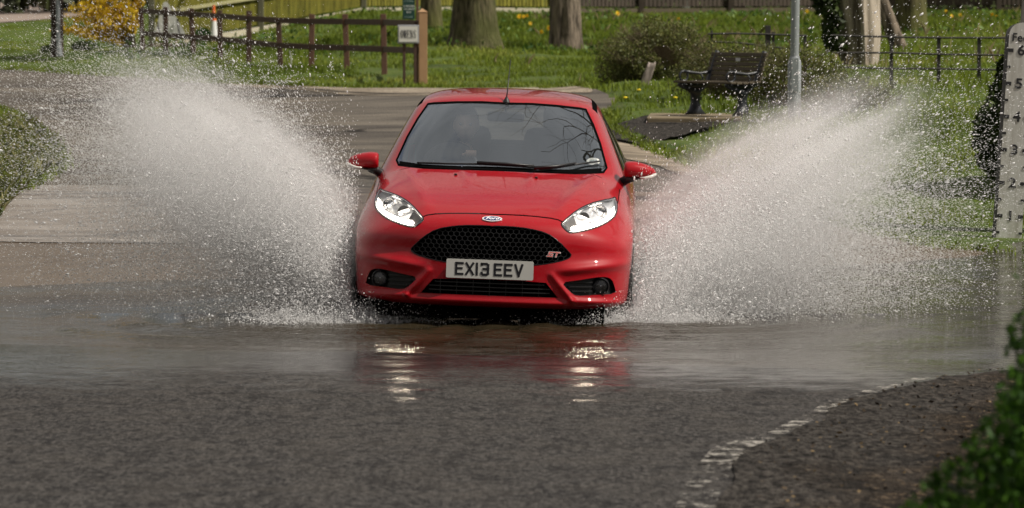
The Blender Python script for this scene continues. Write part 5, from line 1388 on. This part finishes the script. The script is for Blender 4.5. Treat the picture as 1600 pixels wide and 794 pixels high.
for xe in (.06, WB - .06):
    mb = MB()
    prof = [(.14, .40), (.09, .33), (.055, .24), (.05, .16), (.08, .08), (.15, .01)]
    ol = [(-.02 - a, z) for a, z in prof] + [(-.02 + a, z) for a, z in prof[::-1]]
    mb.prism(ol, lambda a, b: (xe - .025, a, b), lambda a, b: (xe + .025, a, b))
    mb.tube([(xe, -.28, .385), (xe, -.1, .37), (xe, .1, .375), (xe, .19, .42), (xe, .235, .55), (xe, .28, .69), (xe, .32, .79)], [.022, .035, .045, .040, .030, .026, .030], 8)
    mb.tube([(xe, -.26, .37), (xe, 0, .28), (xe, .16, .38)], [.02, .05, .02], 8)
    ob = mb.build('end_frame', M_IRON, root, smooth=True)
    ring_ = [(xe, -.20 + .062 * math.cos(a_), .485 + .062 * math.sin(a_)) for a_ in np.linspace(0, 2 * math.pi, 18, endpoint=False)]
    arm = MB().tube(ring_, .014, 6, closed=True); arm.tube([(xe, -.20, .547), (xe, -.10, .53), (xe, .05, .515), (xe, .17, .53), (xe, .23, .55)], [.02, .02, .017, .02, .02], 6)
    arm.tube([(xe, .05, .515), (xe, .10, .46), (xe, .06, .41)], .012, 6); arm.build('armrest', M_IRON, root, smooth=True)
MB().box((WB * .52, .258, .69), (.085, .008, .04)).build('plaque', flat('plaque_grey', (.55, .56, .58), .4), root)
# ---- stone leaning in the bush
x, y = ghit(1012, 133); root = empty('standing_stone', (x, y, h1(x, y))); tag(root, 'grey weathered stone slab leaning at the foot of the rounded bush', 'stone')
mb = MB(); b3 = bmesh.new(); bmesh.ops.create_cube(b3, size=1); bmesh.ops.subdivide_edges(b3, edges=b3.edges[:], cuts=6, use_grid_fill=True)
for v in b3.verts:
    w__ = 1 - .35 * abs(v.co.z + .1) ; v.co = Vector((v.co.x * .13 * w__, v.co.y * .09, v.co.z * .34)) * (1 + .25 * noise.noise(v.co * 3)); v.co.x += v.co.z * .35; v.co.z += .13
me = bpy.data.meshes.new('stone'); b3.to_mesh(me); b3.free(); link('stone', me, flat('weathered_stone', (.26, .215, .19), .9, .35, 18), root, True)

# ---- iron estate fence
M_IRF = flat('fence_iron', (.030, .026, .024), .7, .3, 12)
def ironf(nm, posts_, rails, label, Y0):
    p0 = at(posts_[0][0], posts_[0][2], Y0); z0 = h1(p0.x, p0.y); root = empty('iron_fence', (p0.x, p0.y, z0)); tag(root, label, 'fence'); o_ = Vector((p0.x, p0.y, z0))
    for px, yt, yb, w_ in posts_:
        a = at(px, yt, Y0) - o_; zb_ = h1(a.x + o_.x, Y0) - z0 - .1; MB().box((a.x, 0, (a.z + zb_) / 2), (w_, .05, a.z - zb_), bev=.004).build('post', M_IRF, root)
    for rl in rails:
        mb = MB(); mb.tube([at(px, py, Y0 - .03) - o_ + Vector((0, 0, random.uniform(-.006, .006))) for px, py in rl], .013, 6); mb.build('rail', M_IRF, root)
ironf('a', [(1112, 48, 80, .03), (1200, 40, 90, .075), (1208, 50, 90, .04), (1258, 54, 90, .04)], [[(1106, 53), (1150, 52), (1200, 53), (1260, 56)], [(1106, 66), (1150, 66), (1200, 72), (1260, 80)]], 'rusty iron rail fence behind the bench', 56.5)
ironf('b', [(1393, 54, 145, .045), (1467, 56, 100, .045), (1530, 58, 100, .045)], [[(1300, 56), (1393, 58), (1467, 59), (1580, 60)], [(1300, 82), (1393, 83), (1467, 84.5), (1580, 86)], [(1300, 104), (1393, 107), (1467, 108), (1580, 109)]], 'three-rail iron fence right of the pale trunk', 53)

# ---- depth gauge
GY_ = 34.5; gb_ = at(1576, 372, GY_); zc = h1(gb_.x, GY_); root = empty('depth_gauge', (gb_.x, GY_, zc)); tag(root, 'tall white flood depth board marked in feet at the right edge of the ford', 'depth gauge')
root.rotation_euler = (0, R(3.4), R(-6))
s_ = 6450 / GY_; ft = 51.8 / s_; z1_ = at(1576, 338, GY_).z - zc
BW = .216; ztop_ = z1_ + 5 * ft + (77 - 33) / s_
t = NT('gauge_white'); p = t.pos(obj=True); n_ = t.noise(p, 7, 5, .6); n2 = t.noise(t.pos((8, 8, .8), True), 3, 4)
t.set(color=t.mix(t.ramp(n2, [(.45, 0), (.75, .6)]), t.mix(n_, (.78, .77, .72), (.68, .67, .62)), (.36, .33, .26)), rough=.5); M_GAUGE = t.m
out = [(-BW / 2, -.15), (BW / 2, -.15)] + [(BW / 2 * math.cos(a), ztop_ - BW / 2 + BW / 2 * math.sin(a)) for a in np.linspace(0, math.pi, 15)]
bd = MB().prism(out, lambda a, b: (a, -.012, b), lambda a, b: (a, .012, b)).build('board', M_GAUGE, root)
out2 = [(a - .03, b - .01) for a, b in out]
MB().prism(out2, lambda a, b: (a, .014, b), lambda a, b: (a, .07, b)).build('backing_board', flat('backing_grey', (.13, .13, .13), .7, obj=True), root)
MB().box((.03, .11, 1.1), (.10, .08, 2.7), bev=.005).build('post', flat('gauge_post', (.17, .16, .14), .7, obj=True), root)
M_GINK = flat('gauge_ink', (.03, .03, .032), .6, obj=True)
def front_M(x, z): return Matrix(((1, 0, 0, x), (0, 0, -1, -.0135), (0, 1, 0, z), (0, 0, 0, 1)))
for k in range(6):
    text_mesh('gauge_number', str(k + 1), .118, M_GINK, bd, front_M(.0, z1_ + k * ft), .001, sx=1.1, bold=.003)
    for sx in (-1, 1):
        MB().box((sx * (BW / 2 - .022), -.0135, z1_ + k * ft), (.044, .003, .030)).build('foot_mark', M_GINK, bd)
        MB().box((sx * (BW / 2 - .014), -.0135, z1_ + (k + .5) * ft if k < 5 else z1_ - .5 * ft), (.028, .003, .020)).build('half_foot_mark', M_GINK, bd)
text_mesh('gauge_word', 'Feet', .098, M_GINK, bd, front_M(.0, z1_ + 5 * ft + 20 / s_), .001, bold=.0015)

# ---- daffodils and dandelions
M_YEL = flat('petal_yellow', (.80, .60, .01), .5, .1, 60, obj=True); M_ORG = flat('trumpet_orange', (.80, .42, .01), .5, obj=True); M_STEM = flat('stem_green', (.04, .10, .02), .6, obj=True)
spots = {(811, 26): 'largest daffodil of the clump left of the grey trunk', (818, 26): 'middle daffodil in the row of three left of the grey trunk', (823.5, 25): 'right-hand daffodil in the row of three left of the grey trunk', (828.5, 37): 'single daffodil below the row of three',
         (846, 50): 'lowest daffodil near the foot of the grey trunk', (858, 44): 'daffodil touching the left side of the grey trunk', (965, 21): 'lone daffodil on the bank between the grey trunk and the bush', (1060, 30): 'orange-tinged daffodil above the rounded bush',
         (1261, 18): 'daffodil seen just right of the lamp post', (1478, 18): 'daffodil right of the dark mossy trunk', (1487, 25): 'low pale daffodil beside the dark mossy trunk', (1500, 24): 'daffodil on the bank in line with the iron fence post', (1550, 23): 'left one of the two daffodils beside the depth gauge top', (1557, 26): 'right one of the two daffodils beside the depth gauge top'}
fh = None; first = None
for i, ((px, py), lab) in enumerate(spots.items()):
    Y0 = 96 if px < 870 else 100; c = at(px, py, Y0); zc = h1(c.x, c.y)
    if c.z - zc < .12:
        while c.z - h1(c.x, c.y) < .15 and Y0 > 70: Y0 -= 1; c = at(px, py, Y0)
        zc = h1(c.x, c.y)
    while c.z - h1(c.x, c.y) > .5 and Y0 < 112: Y0 += 1; c = at(px, py, Y0); zc = h1(c.x, c.y)
    hh_ = max(c.z - zc, .1)
    if first is None:
        r_ = empty('daffodil', (c.x, c.y, c.z)); first = r_
        for k in range(6):
            a = k * math.pi / 3; u = Vector((math.cos(a), 0, math.sin(a))); w_ = Vector((-math.sin(a), 0, math.cos(a)))
            MB().add([Vector((0, 0, 0)), u * .028 + w_ * .017 + Vector((0, -.004, 0)), u * .055 + Vector((0, .006, 0)), u * .028 - w_ * .017 + Vector((0, -.004, 0)), u * .028 + Vector((0, .010, 0))], [(0, 1, 2, 3), (0, 3, 4), (3, 2, 4), (2, 1, 4), (1, 0, 4)]).build('petal', M_YEL, r_)
        MB().lathe([(.012, 0), (.015, -.02), (.024, -.035), (.020, -.034), (.012, -.02), (.0, -.005)], 12, (0, 0, 0), 'Y').build('trumpet', M_ORG, r_)
        st = MB().tube([(0, .01, 0), (0, .03, -.01), (0, .03, -.5)], .006, 5).build('stem', M_STEM, r_)
    else:
        r_ = first.copy(); COL.objects.link(r_)
        for ch in first.children: q = ch.copy(); COL.objects.link(q); q.parent = r_
    r_.location = (c.x, c.y, c.z); r_.rotation_euler = (R(random.uniform(-8, 8)), 0, R(random.uniform(-40, 40))); r_.scale = (1.25,) * 3 if i in (0, 5, 6) else (1, 1, 1)
    tag(r_, lab, 'daffodil', 'daffodils in the grass bank')
first = None
for (px, py), lab in {(977, 153): 'lower left dandelion on the verge beside the car roof', (998, 141): 'dandelion on the verge just below the standing stone', (1055, 153): 'dandelion on a tall stem left of the bench foot'}.items():
    Y0 = 54; c = at(px, py, Y0)
    while c.z - h1(c.x, c.y) > .12 and Y0 < 64: Y0 += .5; c = at(px, py, Y0)
    while c.z - h1(c.x, c.y) < .05 and Y0 > 48: Y0 -= .5; c = at(px, py, Y0)
    if first is None:
        r_ = empty('dandelion', c); first = r_; MB().lathe([(.0, .018), (.022, .014), (.032, .004), (.020, -.006), (.0, -.010)], 14).build('flower_head', M_YEL, r_, smooth=True); MB().tube([(0, 0, -.005), (.01, 0, -.2)], .004, 5).build('stem', M_STEM, r_)
    else:
        r_ = first.copy(); COL.objects.link(r_)
        for ch in first.children: q = ch.copy(); COL.objects.link(q); q.parent = r_
    r_.location = c; tag(r_, lab, 'dandelion', 'dandelions on the verge')
# dark soil by the slab
ds_ = slab_zone
sl_ = sheet('bare_soil', ds_, .15, .012, M_VERGE, wob=.08, zf=lambda x, y: npn(x, y, 1.1, 2) * 0 + .02 + npn(x, y, 5, 4) * .015); tag(sl_, kind='structure')

# ---- woods beyond the fence; unseen ones added behind the viewpoint to darken reflections
def wood(name, n_, boxes, size, label):
    out = []
    for (x0, x1, y0, y1, zh) in boxes:
        k = n_ // len(boxes); X = rng.uniform(x0, x1, k); Y = rng.uniform(y0, y1, k)
        top_ = zh * (.72 + .28 * vnoise(X, Y, .25, 4)); Z = H(X, Y) + rng.random(k) ** .8 * top_; out.append(np.stack([X, Y, Z], 1))
    o = leaves(name, np.concatenate(out), size, leafmat('wood_leaves', (.020, .024, .010), (.045, .055, .018), (.08, .085, .03), .15)); tag(o, label, 'wood', kind='stuff')
wood('woodland', 70000, [(-60, 60, 126, 140, 8), (-60, 60, 122, 130, 5)], .24, 'trees massed beyond the board fences')
wood('woodland', 45000, [(-45, 45, -34, -24, 12), (-40, -24, -20, 60, 11), (26, 40, -20, 60, 6)], .28, 'unseen trees added behind and beside the viewpoint to darken reflections')

# litter on the near verge: crumbs of soil, dead leaves and grit
n_ = 1600; X = rng.uniform(.9, 3.6, n_); Y = rng.uniform(13.5, 22.0, n_); m = in_poly(X, Y, vs_); X, Y = X[m], Y[m]
P3 = np.stack([X, Y, H(X, Y) + .025], 1)
lt_ = leaves('leaf_litter', P3, .009, leafmat('litter', (.03, .022, .016), (.045, .032, .022), (.20, .14, .07), .05, .9), up=-.85); tag(lt_, 'crumbs of soil and dead leaves on the near verge', 'leaf litter', kind='stuff')
# ============================================================ the driver
def w2(q): return CARM @ Vector(q)
pr = empty('person', CARM @ Vector((-.33, 2.10, .60))); pr.rotation_euler = CAR_ROT
tag(pr, 'driver in a dark jumper at the wheel of the red hatchback', 'person')
PO = Vector((-.33, 2.10, .60))
def skin(edges_pts, radii, edges, name, mat, parent, lvl=2, root_i=0, extra=None, vox=0):
    me = bpy.data.meshes.new(name); me.from_pydata([tuple(Vector(p) - PO) for p in edges_pts], edges, [])
    o = bpy.data.objects.new(name, me); COL.objects.link(o); m = o.modifiers.new('k', 'SKIN'); m.use_smooth_shade = True
    for i, r_ in enumerate(radii):
        r_ = r_ if hasattr(r_, '__len__') else (r_, r_); me.skin_vertices[0].data[i].radius = r_
    me.skin_vertices[0].data[root_i].use_root = True
    s_ = o.modifiers.new('s', 'SUBSURF'); s_.levels = lvl; s_.render_levels = lvl
    dg = bpy.context.evaluated_depsgraph_get(); m2 = bpy.data.meshes.new_from_object(o.evaluated_get(dg)); bpy.data.objects.remove(o)
    return m2
def join_build(meshes, name, mat, parent, vox=.007):
    b = bmesh.new()
    for m in meshes: b.from_mesh(m)
    me = bpy.data.meshes.new(name); b.to_mesh(me); b.free(); o = bpy.data.objects.new(name, me); COL.objects.link(o)
    r_ = o.modifiers.new('r', 'REMESH'); r_.mode = 'VOXEL'; r_.voxel_size = vox; r_.use_smooth_shade = True
    sm_ = o.modifiers.new('c', 'SMOOTH'); sm_.iterations = 2; sm_.factor = .5
    dg = bpy.context.evaluated_depsgraph_get(); m2 = bpy.data.meshes.new_from_object(o.evaluated_get(dg)); bpy.data.objects.remove(o)
    m2.name = name; m2.materials.clear(); return link(name, m2, mat, parent, True)
hx, hy, hz_ = -.262, 1.985, 1.222      # head centre
def head_mesh():
    b = bmesh.new(); bmesh.ops.create_uvsphere(b, u_segments=32, v_segments=24, radius=1)
    for v in b.verts:
        x, y, z = v.co; f = -y
        w_ = .076 * (1 - .16 * max(0, -z) ** 1.5 - .05 * max(0, z)); x2 = x * w_; y2 = y * .098; z2 = z * .118
        if z < -.2 and f > 0: y2 += .012 * (-z) * 0; x2 *= 1 - .22 * (-z - .2)
        if z < -.3 and f < 0: y2 *= 1 - .35 * (-z - .3)
        # face relief: eye sockets, nose, mouth, chin, brow
        if f > .2:
            for sx in (-1, 1): y2 += .012 * math.exp(-(((x2 - sx * .031) / .015) ** 2 + ((z2 - .004) / .011) ** 2))
            y2 -= .024 * math.exp(-((x2 / .011) ** 2 + ((z2 + .026) / .020) ** 2)) + .010 * math.exp(-((x2 / .008) ** 2 + ((z2 + .004) / .02) ** 2))
            y2 -= .006 * math.exp(-((x2 / .024) ** 2 + ((z2 + .060) / .010) ** 2)); y2 -= .008 * math.exp(-((x2 / .022) ** 2 + ((z2 + .095) / .014) ** 2))
            y2 -= .005 * math.exp(-(((abs(x2) - .028) / .022) ** 2 + ((z2 - .022) / .008) ** 2))
        v.co = Vector((x2 + hx, y2 + hy, z2 + hz_)) - PO
    for sx in (-1, 1):
        r_ = bmesh.ops.create_uvsphere(b, u_segments=10, v_segments=8, radius=1)
        for v in r_['verts']: v.co = Vector((v.co.x * .010 + hx + sx * .077, v.co.y * .020 + hy + .010, v.co.z * .032 + hz_ - .008)) - PO
    me = bpy.data.meshes.new('h'); b.to_mesh(me); b.free(); return me
RH = Vector((-.205, 1.60, 1.045)); LH = Vector((-.50, 1.68, .93))
pts = [(-.33, 2.14, .66), (-.33, 2.17, .82), (-.325, 2.18, .98), (-.31, 2.12, 1.07), (-.28, 2.04, 1.14),
       (-.50, 2.13, 1.03), (-.58, 1.98, .88), (-.52, 1.75, .90), (-.15, 2.12, 1.03), (-.10, 1.93, .90), tuple(RH + Vector((.015, .07, -.03))), tuple(RH),
       (-.43, 1.90, .62), (-.42, 1.55, .60), (-.42, 1.30, .34), (-.42, 1.20, .30), (-.23, 1.90, .62), (-.24, 1.55, .60), (-.24, 1.30, .34), (-.24, 1.20, .30), tuple(LH)]
ed_ = [(0, 1), (1, 2), (2, 3), (3, 4), (2, 5), (5, 6), (6, 7), (7, 20), (2, 8), (8, 9), (9, 10), (10, 11), (0, 12), (12, 13), (13, 14), (14, 15), (0, 16), (16, 17), (17, 18), (18, 19)]
rad = [(.15, .11), (.15, .10), (.16, .10), (.06, .06), (.055, .055), .062, .045, .030, .062, .045, .028, (.036, .018), .078, .06, .045, .04, .078, .06, .045, .04, (.034, .02)]
ms = [skin(pts, rad, ed_, 'b', None, None), head_mesh()]
for hand, sg in ((RH, 1), (LH, -1)):
    for k in range(4):
        a0 = hand + Vector(((k - 1.5) * .019, -.01, .012)); ln = (.030, .034, .032, .024)[k]
        f_ = [a0, a0 + Vector((0, -.028, .010)), a0 + Vector((0, -.028 - ln * .6, -.012)), a0 + Vector((0, -.022 - ln * .4, -.036))]
        ms.append(skin([tuple(q) for q in f_], [.0095, .009, .0085, .007], [(0, 1), (1, 2), (2, 3)], 'f', None, None, lvl=1))
    a0 = hand + Vector((-sg * .030, .0, .0)); ms.append(skin([tuple(a0), tuple(a0 + Vector((-sg * .022, -.016, -.006))), tuple(a0 + Vector((-sg * .026, -.040, -.010)))], [.012, .0105, .008], [(0, 1), (1, 2)], 'f', None, None, lvl=1))
join_build(ms, 'body', M_SKIN, pr, .006)
jr = [(.158, .118), (.158, .108), (.168, .108), (.066, .066), (.074, .074), .070, .053, .040, .070, .053, .037, None]
join_build([skin(pts[:11], jr[:11], [(0, 1), (1, 2), (2, 3), (2, 5), (5, 6), (6, 7), (2, 8), (8, 9), (9, 10), (3, 4)][:9], 'j', None, None)] if False else
           [skin([pts[i] for i in (0, 1, 2, 3, 5, 6, 7, 8, 9, 10)], [jr[i] for i in (0, 1, 2, 3, 5, 6, 7, 8, 9, 10)], [(0, 1), (1, 2), (2, 3), (2, 4), (4, 5), (5, 6), (2, 7), (7, 8), (8, 9)], 'j', None, None)], 'jumper', M_SHIRT, pr, .009)
b = bmesh.new(); bmesh.ops.create_uvsphere(b, u_segments=32, v_segments=24, radius=1)
dl = [v for v in b.verts if (v.co.z < .42 and v.co.y < .1) or v.co.z < -.35]
bmesh.ops.delete(b, geom=dl, context='VERTS')
for v in b.verts:
    k = 1.10 + .05 * noise.noise(v.co * 5); v.co = Vector((v.co.x * .076 * k + hx, v.co.y * .098 * k + hy + .004, v.co.z * .118 * k + hz_ + .002)) - PO
me = bpy.data.meshes.new('hair'); b.to_mesh(me); b.free(); link('hair', me, M_HAIR, pr, True)
for sx in (-1, 1): MB().lathe([(0, -.012), (.007, -.010), (.011, 0), (.007, .010), (0, .012)], 12, tuple(Vector((hx + sx * .031, hy - .083, hz_ + .004)) - PO), 'Y').build('eye', flat('eye_white', (.5, .5, .5), .2), pr, smooth=True)

# ============================================================ spray thrown up by the wheels
t = NT('spray_water'); a = t.attr()
t.set(color=(.95, .95, .95), rough=.25, spec=.6)
tl = t.add('ShaderNodeBsdfTranslucent'); tl.inputs[0].default_value = (.97, .96, .96, 1); mx_ = t.add('ShaderNodeMixShader'); mx_.inputs[0].default_value = .5
t.l(t.b.outputs[0], mx_.inputs[1]); t.l(tl.outputs[0], mx_.inputs[2]); 
trn = t.add('ShaderNodeBsdfTransparent'); mx3 = t.add('ShaderNodeMixShader'); mx3.inputs[0].default_value = .15
t.l(mx_.outputs[0], mx3.inputs[1]); t.l(trn.outputs[0], mx3.inputs[2]); t.l(mx3.outputs[0], t.out.inputs[0]); M_SPRAY = t.m
TET = np.array([(1, 1, 1), (1, -1, -1), (-1, 1, -1), (-1, -1, 1)]) / math.sqrt(3); TETF = np.array([(0, 1, 2), (0, 3, 1), (0, 2, 3), (1, 3, 2)])
OCT = np.array([(1, 0, 0), (-1, 0, 0), (0, 1, 0), (0, -1, 0), (0, 0, 1), (0, 0, -1)], float); OCTF = np.array([(0, 2, 4), (2, 1, 4), (1, 3, 4), (3, 0, 4), (2, 0, 5), (1, 2, 5), (3, 1, 5), (0, 3, 5)])
def rotm(n_):
    q = rng.normal(size=(n_, 4)); q /= np.linalg.norm(q, axis=1, keepdims=True); w, x, y, z = q.T
    return np.stack([1 - 2 * (y * y + z * z), 2 * (x * y - z * w), 2 * (x * z + y * w), 2 * (x * y + z * w), 1 - 2 * (x * x + z * z), 2 * (y * z - x * w), 2 * (x * z - y * w), 2 * (y * z + x * w), 1 - 2 * (x * x + y * y)], 1).reshape(n_, 3, 3)
def drops(name, P_, r_, base, faces, label, stretch=None):
    n_ = len(P_); Rm = rotm(n_); V = np.einsum('nij,kj->nki', Rm, base) * r_[:, None, None]
    if stretch is not None:                       # drawn out along the flight
        d = stretch / (np.linalg.norm(stretch, axis=1, keepdims=True) + 1e-9); dot = np.einsum('nki,ni->nk', V, d); V = V + d[:, None, :] * dot[:, :, None] * 1.6
    V = V + P_[:, None, :]; F = (faces[None] + (np.arange(n_) * len(base))[:, None, None]).reshape(-1, 3)
    o = np_mesh(name, V.reshape(-1, 3), F, M_SPRAY); tag(o, label, 'water spray', kind='stuff'); return o
def jet(n_, s, th_mu, th_sd, v_mu, v_sd, t_lo, t_hi, x0, y0, tpow=1.0, vy=(0, 6), nse=.02, filaments=.5, seed=0, z0=.05, y0s=.20):
    th = np.radians(rng.normal(th_mu, th_sd, n_)); v = rng.normal(v_mu, v_sd, n_).clip(2, 12); tau = t_lo + (t_hi - t_lo) * rng.random(n_) ** tpow
    vyy = rng.uniform(vy[0], vy[1], n_)
    if filaments:
        f_ = vnoise(np.degrees(th) * 1.0, v * 4.0, .55, 20 + seed) + .6 * vnoise(np.degrees(th) * 3, tau * 60, .6, 40 + seed)
        k = rng.random(n_) < (1 - filaments + filaments * (f_ * 1.1 + .5).clip(0, 1)); th, v, tau, vyy = th[k], v[k], tau[k], vyy[k]
    drag = (1 - np.exp(-1.1 * tau)) / 1.1
    m = len(th); sp_ = nse + .22 * tau
    X = x0 + s * v * np.cos(th) * drag + rng.normal(size=m) * sp_ * .5; Z = z0 + v * np.sin(th) * drag - 4.9 * tau ** 2 + rng.normal(size=m) * sp_ * .45
    Y = y0 + vyy * drag + rng.normal(size=m) * (y0s + .3 * tau)
    vel = np.stack([s * v * np.cos(th), vyy, v * np.sin(th) - 9.8 * tau], 1); ok = (Z > .0)
    P_ = np.stack([X, Y, Z], 1)
    loc = (P_ - np.array(CAR_LOC)); inside_ = (np.abs(loc[:, 0] - .035 * loc[:, 1]) < .86) & (loc[:, 1] > -.05) & (loc[:, 1] < 4)
    ok &= ~inside_
    return P_[ok], vel[ok]
def strings(k_, s, thm, ths, vm, vs_, x0, per=70, seed=1):
    # torn threads of water: runs of drops that left the tyre together
    PP = []; VV = []; RR = []
    for k in range(k_):
        th = math.radians(rng.normal(thm, ths)); v = max(2.5, rng.normal(vm, vs_)); tau = rng.uniform(.04, .40); ln = rng.uniform(.006, .035); vyy = rng.uniform(0, 6)
        u = np.sort(rng.random(int(per * rng.uniform(.3, 1.3)))); ta = tau + ln * u; th_ = th + .05 * np.sin(u * 5 + k) * rng.normal() + rng.normal(size=len(u)) * .004
        dr = (1 - np.exp(-1.1 * ta)) / 1.1; X = x0 + s * v * np.cos(th_) * dr; Z = .05 + v * np.sin(th_) * dr - 4.9 * ta ** 2; Y = 25.75 + vyy * dr + math.sin(k) * .3 * tau + rng.normal(size=len(u)) * .004
        X = X + rng.normal(size=len(u)) * .004; Z = Z + rng.normal(size=len(u)) * .004; ok = (Z > 0) & (s * (X - CAR_LOC.x) > .9)
        PP.append(np.stack([X, Y, Z], 1)[ok]); VV.append(np.stack([s * v * np.cos(th_), vyy + 0 * u, v * np.sin(th_) - 9.8 * ta], 1)[ok]); RR.append(sizes(len(u), .0019, .35)[ok])
    return np.concatenate(PP), np.concatenate(VV), np.concatenate(RR)
def sizes(n_, mu, sg, lo=.0008, hi=.012): return np.exp(rng.normal(math.log(mu), sg, n_)).clip(lo, hi)
WLX, WRX = CAR_LOC.x - .80, CAR_LOC.x + .90
DENS = 1.0
def side(s, label, specs):
    Pn = []; Vn = []; Rn = []
    for (n_, thm, ths, vm, vs_, t0, t1, tp, vy, mu, sg, fil) in specs:
        p_, v_ = jet(int(n_ * DENS), s, thm, ths, vm, vs_, t0, t1, WRX if s > 0 else WLX, 25.75, tp, vy, filaments=fil, seed=len(Pn) + (5 if s > 0 else 0)); Pn.append(p_); Vn.append(v_); Rn.append(sizes(len(p_), mu, sg))
    for a_ in (((330, s, 54, 12, 6.3, 1.3), (120, s, 35, 14, 5.6, 1.5)) if s < 0 else ((330, s, 46, 12, 5.7, 1.2), (120, s, 24, 12, 5.0, 1.3))):
        p_, v_, r__ = strings(*a_, WRX if s > 0 else WLX); Pn.append(p_); Vn.append(v_); Rn.append(r__)
    Pn = np.concatenate(Pn); Vn = np.concatenate(Vn); Rn = np.concatenate(Rn); big = Rn > .0042
    drops('water_spray', Pn[~big], Rn[~big], TET, TETF, label, Vn[~big])
    drops('water_drops', Pn[big], Rn[big], OCT, OCTF, label.replace('fine spray', 'larger drops'), Vn[big])
#         n      theta  sd  v   sd   t0   t1   tpow vy      r      sg  fil
side(-1, 'fine spray fanning up from the wheel on the left side of the photo', [
    (330000, 53, 7.5, 6.1, 1.6, .01, .42, .95, (0, 6), .0017, .33, .6),
    (260000, 43, 6.5, 6.8, 1.9, .01, .42, .95, (0, 6), .0016, .33, .65),
    (70000, 26, 11, 5.9, 1.9, .02, .40, .9, (0, 5), .0017, .40, .55),
    (80000, 66, 7, 5.2, 1.2, .0, .38, .95, (1, 6), .0018, .36, .4),
    (15000, 48, 12, 7.8, 1.5, .10, .46, .7, (0, 7), .0022, .42, .3),
    (60000, 40, 22, 3.4, 1.3, .0, .28, 1.0, (-.5, 2), .0020, .4, .3),
    (60000, 72, 12, 3.8, 1.2, .0, .34, 1.0, (-.3, 2), .0020, .4, .2)])
side(1, 'fine spray fanning up from the wheel on the right side of the photo', [
    (280000, 39, 9, 5.7, 1.7, .01, .42, .95, (0, 6), .0017, .33, .6),
    (230000, 27, 9, 5.5, 1.8, .01, .40, .95, (0, 6), .0016, .33, .65),
    (80000, 12, 8, 4.8, 1.5, .02, .36, .9, (0, 5), .0017, .40, .5),
    (60000, 54, 7, 4.9, 1.2, .0, .36, .95, (1, 6), .0018, .36, .4),
    (22000, 42, 10, 7.6, 1.5, .10, .46, .7, (0, 7), .0023, .42, .3),
    (60000, 38, 22, 3.4, 1.3, .0, .28, 1.0, (-.5, 2), .0020, .4, .3),
    (40000, 66, 12, 3.4, 1.2, .0, .30, 1.0, (-.3, 2), .0020, .4, .2)])
# froth under the bumper and along the sills
n_ = 60000; X = CAR_LOC.x + np.sign(rng.random(n_) - .5) * rng.normal(.92, .30, n_); e_ = np.abs(X - CAR_LOC.x) ; k = rng.random(n_) < .6; X = X[k]; m = len(X)
Y = 25.10 + rng.random(m) * .5; Z = rng.exponential(.045, m).clip(0, .20); Pf = np.stack([X, Y, Z], 1)
drops('water_drops', Pf, sizes(m, .0030, .4), TET, TETF, 'froth and drops kicked up under the front bumper')
# scattered far-flung drops
n_ = 2400; X = np.concatenate([rng.uniform(-3.6, -1.0, n_ // 2), rng.uniform(.9, 3.3, n_ // 2)]); Z = rng.beta(1.6, 1.9, n_) * 1.85; Y = rng.uniform(24.6, 28.5, n_)
k = rng.random(n_) < .9; drops('water_drops', np.stack([X, Y, Z], 1)[k], sizes(k.sum(), .0030, .42), OCT, OCTF, 'stray drops hanging in the air at both sides of the car')
# fine mist inside each fan
def mist(s, c, r, ang, dens, label):
    m = bpy.data.materials.new('mist'); m.use_nodes = True; n = m.node_tree.nodes; n.clear(); l = m.node_tree.links.new
    o = n.new('ShaderNodeOutputMaterial'); v = n.new('ShaderNodeVolumePrincipled'); v.inputs['Color'].default_value = (.995, .985, .985, 1); v.inputs['Anisotropy'].default_value = .25
    tc = n.new('ShaderNodeTexCoord'); ln = n.new('ShaderNodeVectorMath'); ln.operation = 'LENGTH'; l(tc.outputs['Object'], ln.inputs[0])
    mr = n.new('ShaderNodeMapRange'); mr.interpolation_type = 'SMOOTHSTEP'; mr.inputs[1].default_value = 1.0; mr.inputs[2].default_value = .15; l(ln.outputs['Value'], mr.inputs[0])
    no = n.new('ShaderNodeTexNoise'); no.inputs['Scale'].default_value = 2.2; no.inputs['Detail'].default_value = 3; mpg = n.new('ShaderNodeMapping'); mpg.inputs['Scale'].default_value = (.9, 1, 2.6); l(tc.outputs['Object'], mpg.inputs[0]); l(mpg.outputs[0], no.inputs[0])
    m2 = n.new('ShaderNodeMapRange'); m2.inputs[1].default_value = .30; m2.inputs[2].default_value = .70; l(no.outputs[0], m2.inputs[0])
    mu = n.new('ShaderNodeMath'); mu.operation = 'MULTIPLY'; l(mr.outputs[0], mu.inputs[0]); l(m2.outputs[0], mu.inputs[1])
    mu2 = n.new('ShaderNodeMath'); mu2.operation = 'MULTIPLY'; l(mu.outputs[0], mu2.inputs[0]); mu2.inputs[1].default_value = dens; l(mu2.outputs[0], v.inputs['Density']); l(v.outputs[0], o.inputs['Volume'])
    b = bmesh.new(); bmesh.ops.create_icosphere(b, subdivisions=3, radius=1); me = bpy.data.meshes.new('mist'); b.to_mesh(me); b.free()
    ob = link('spray_mist', me, m); ob.location = c; ob.scale = r; ob.rotation_euler = (0, R(ang), 0); tag(ob, label, 'water spray', kind='stuff')
mist(-1, (CAR_LOC.x - .86 - .72, 26.9, .74), (1.40, .95, .64), 40, 5.4, 'white mist in the fan of spray on the left side of the photo')
mist(1, (CAR_LOC.x + .92 + .85, 26.9, .70), (1.45, .95, .60), -32, 5.0, 'white mist in the fan of spray on the right side of the photo')
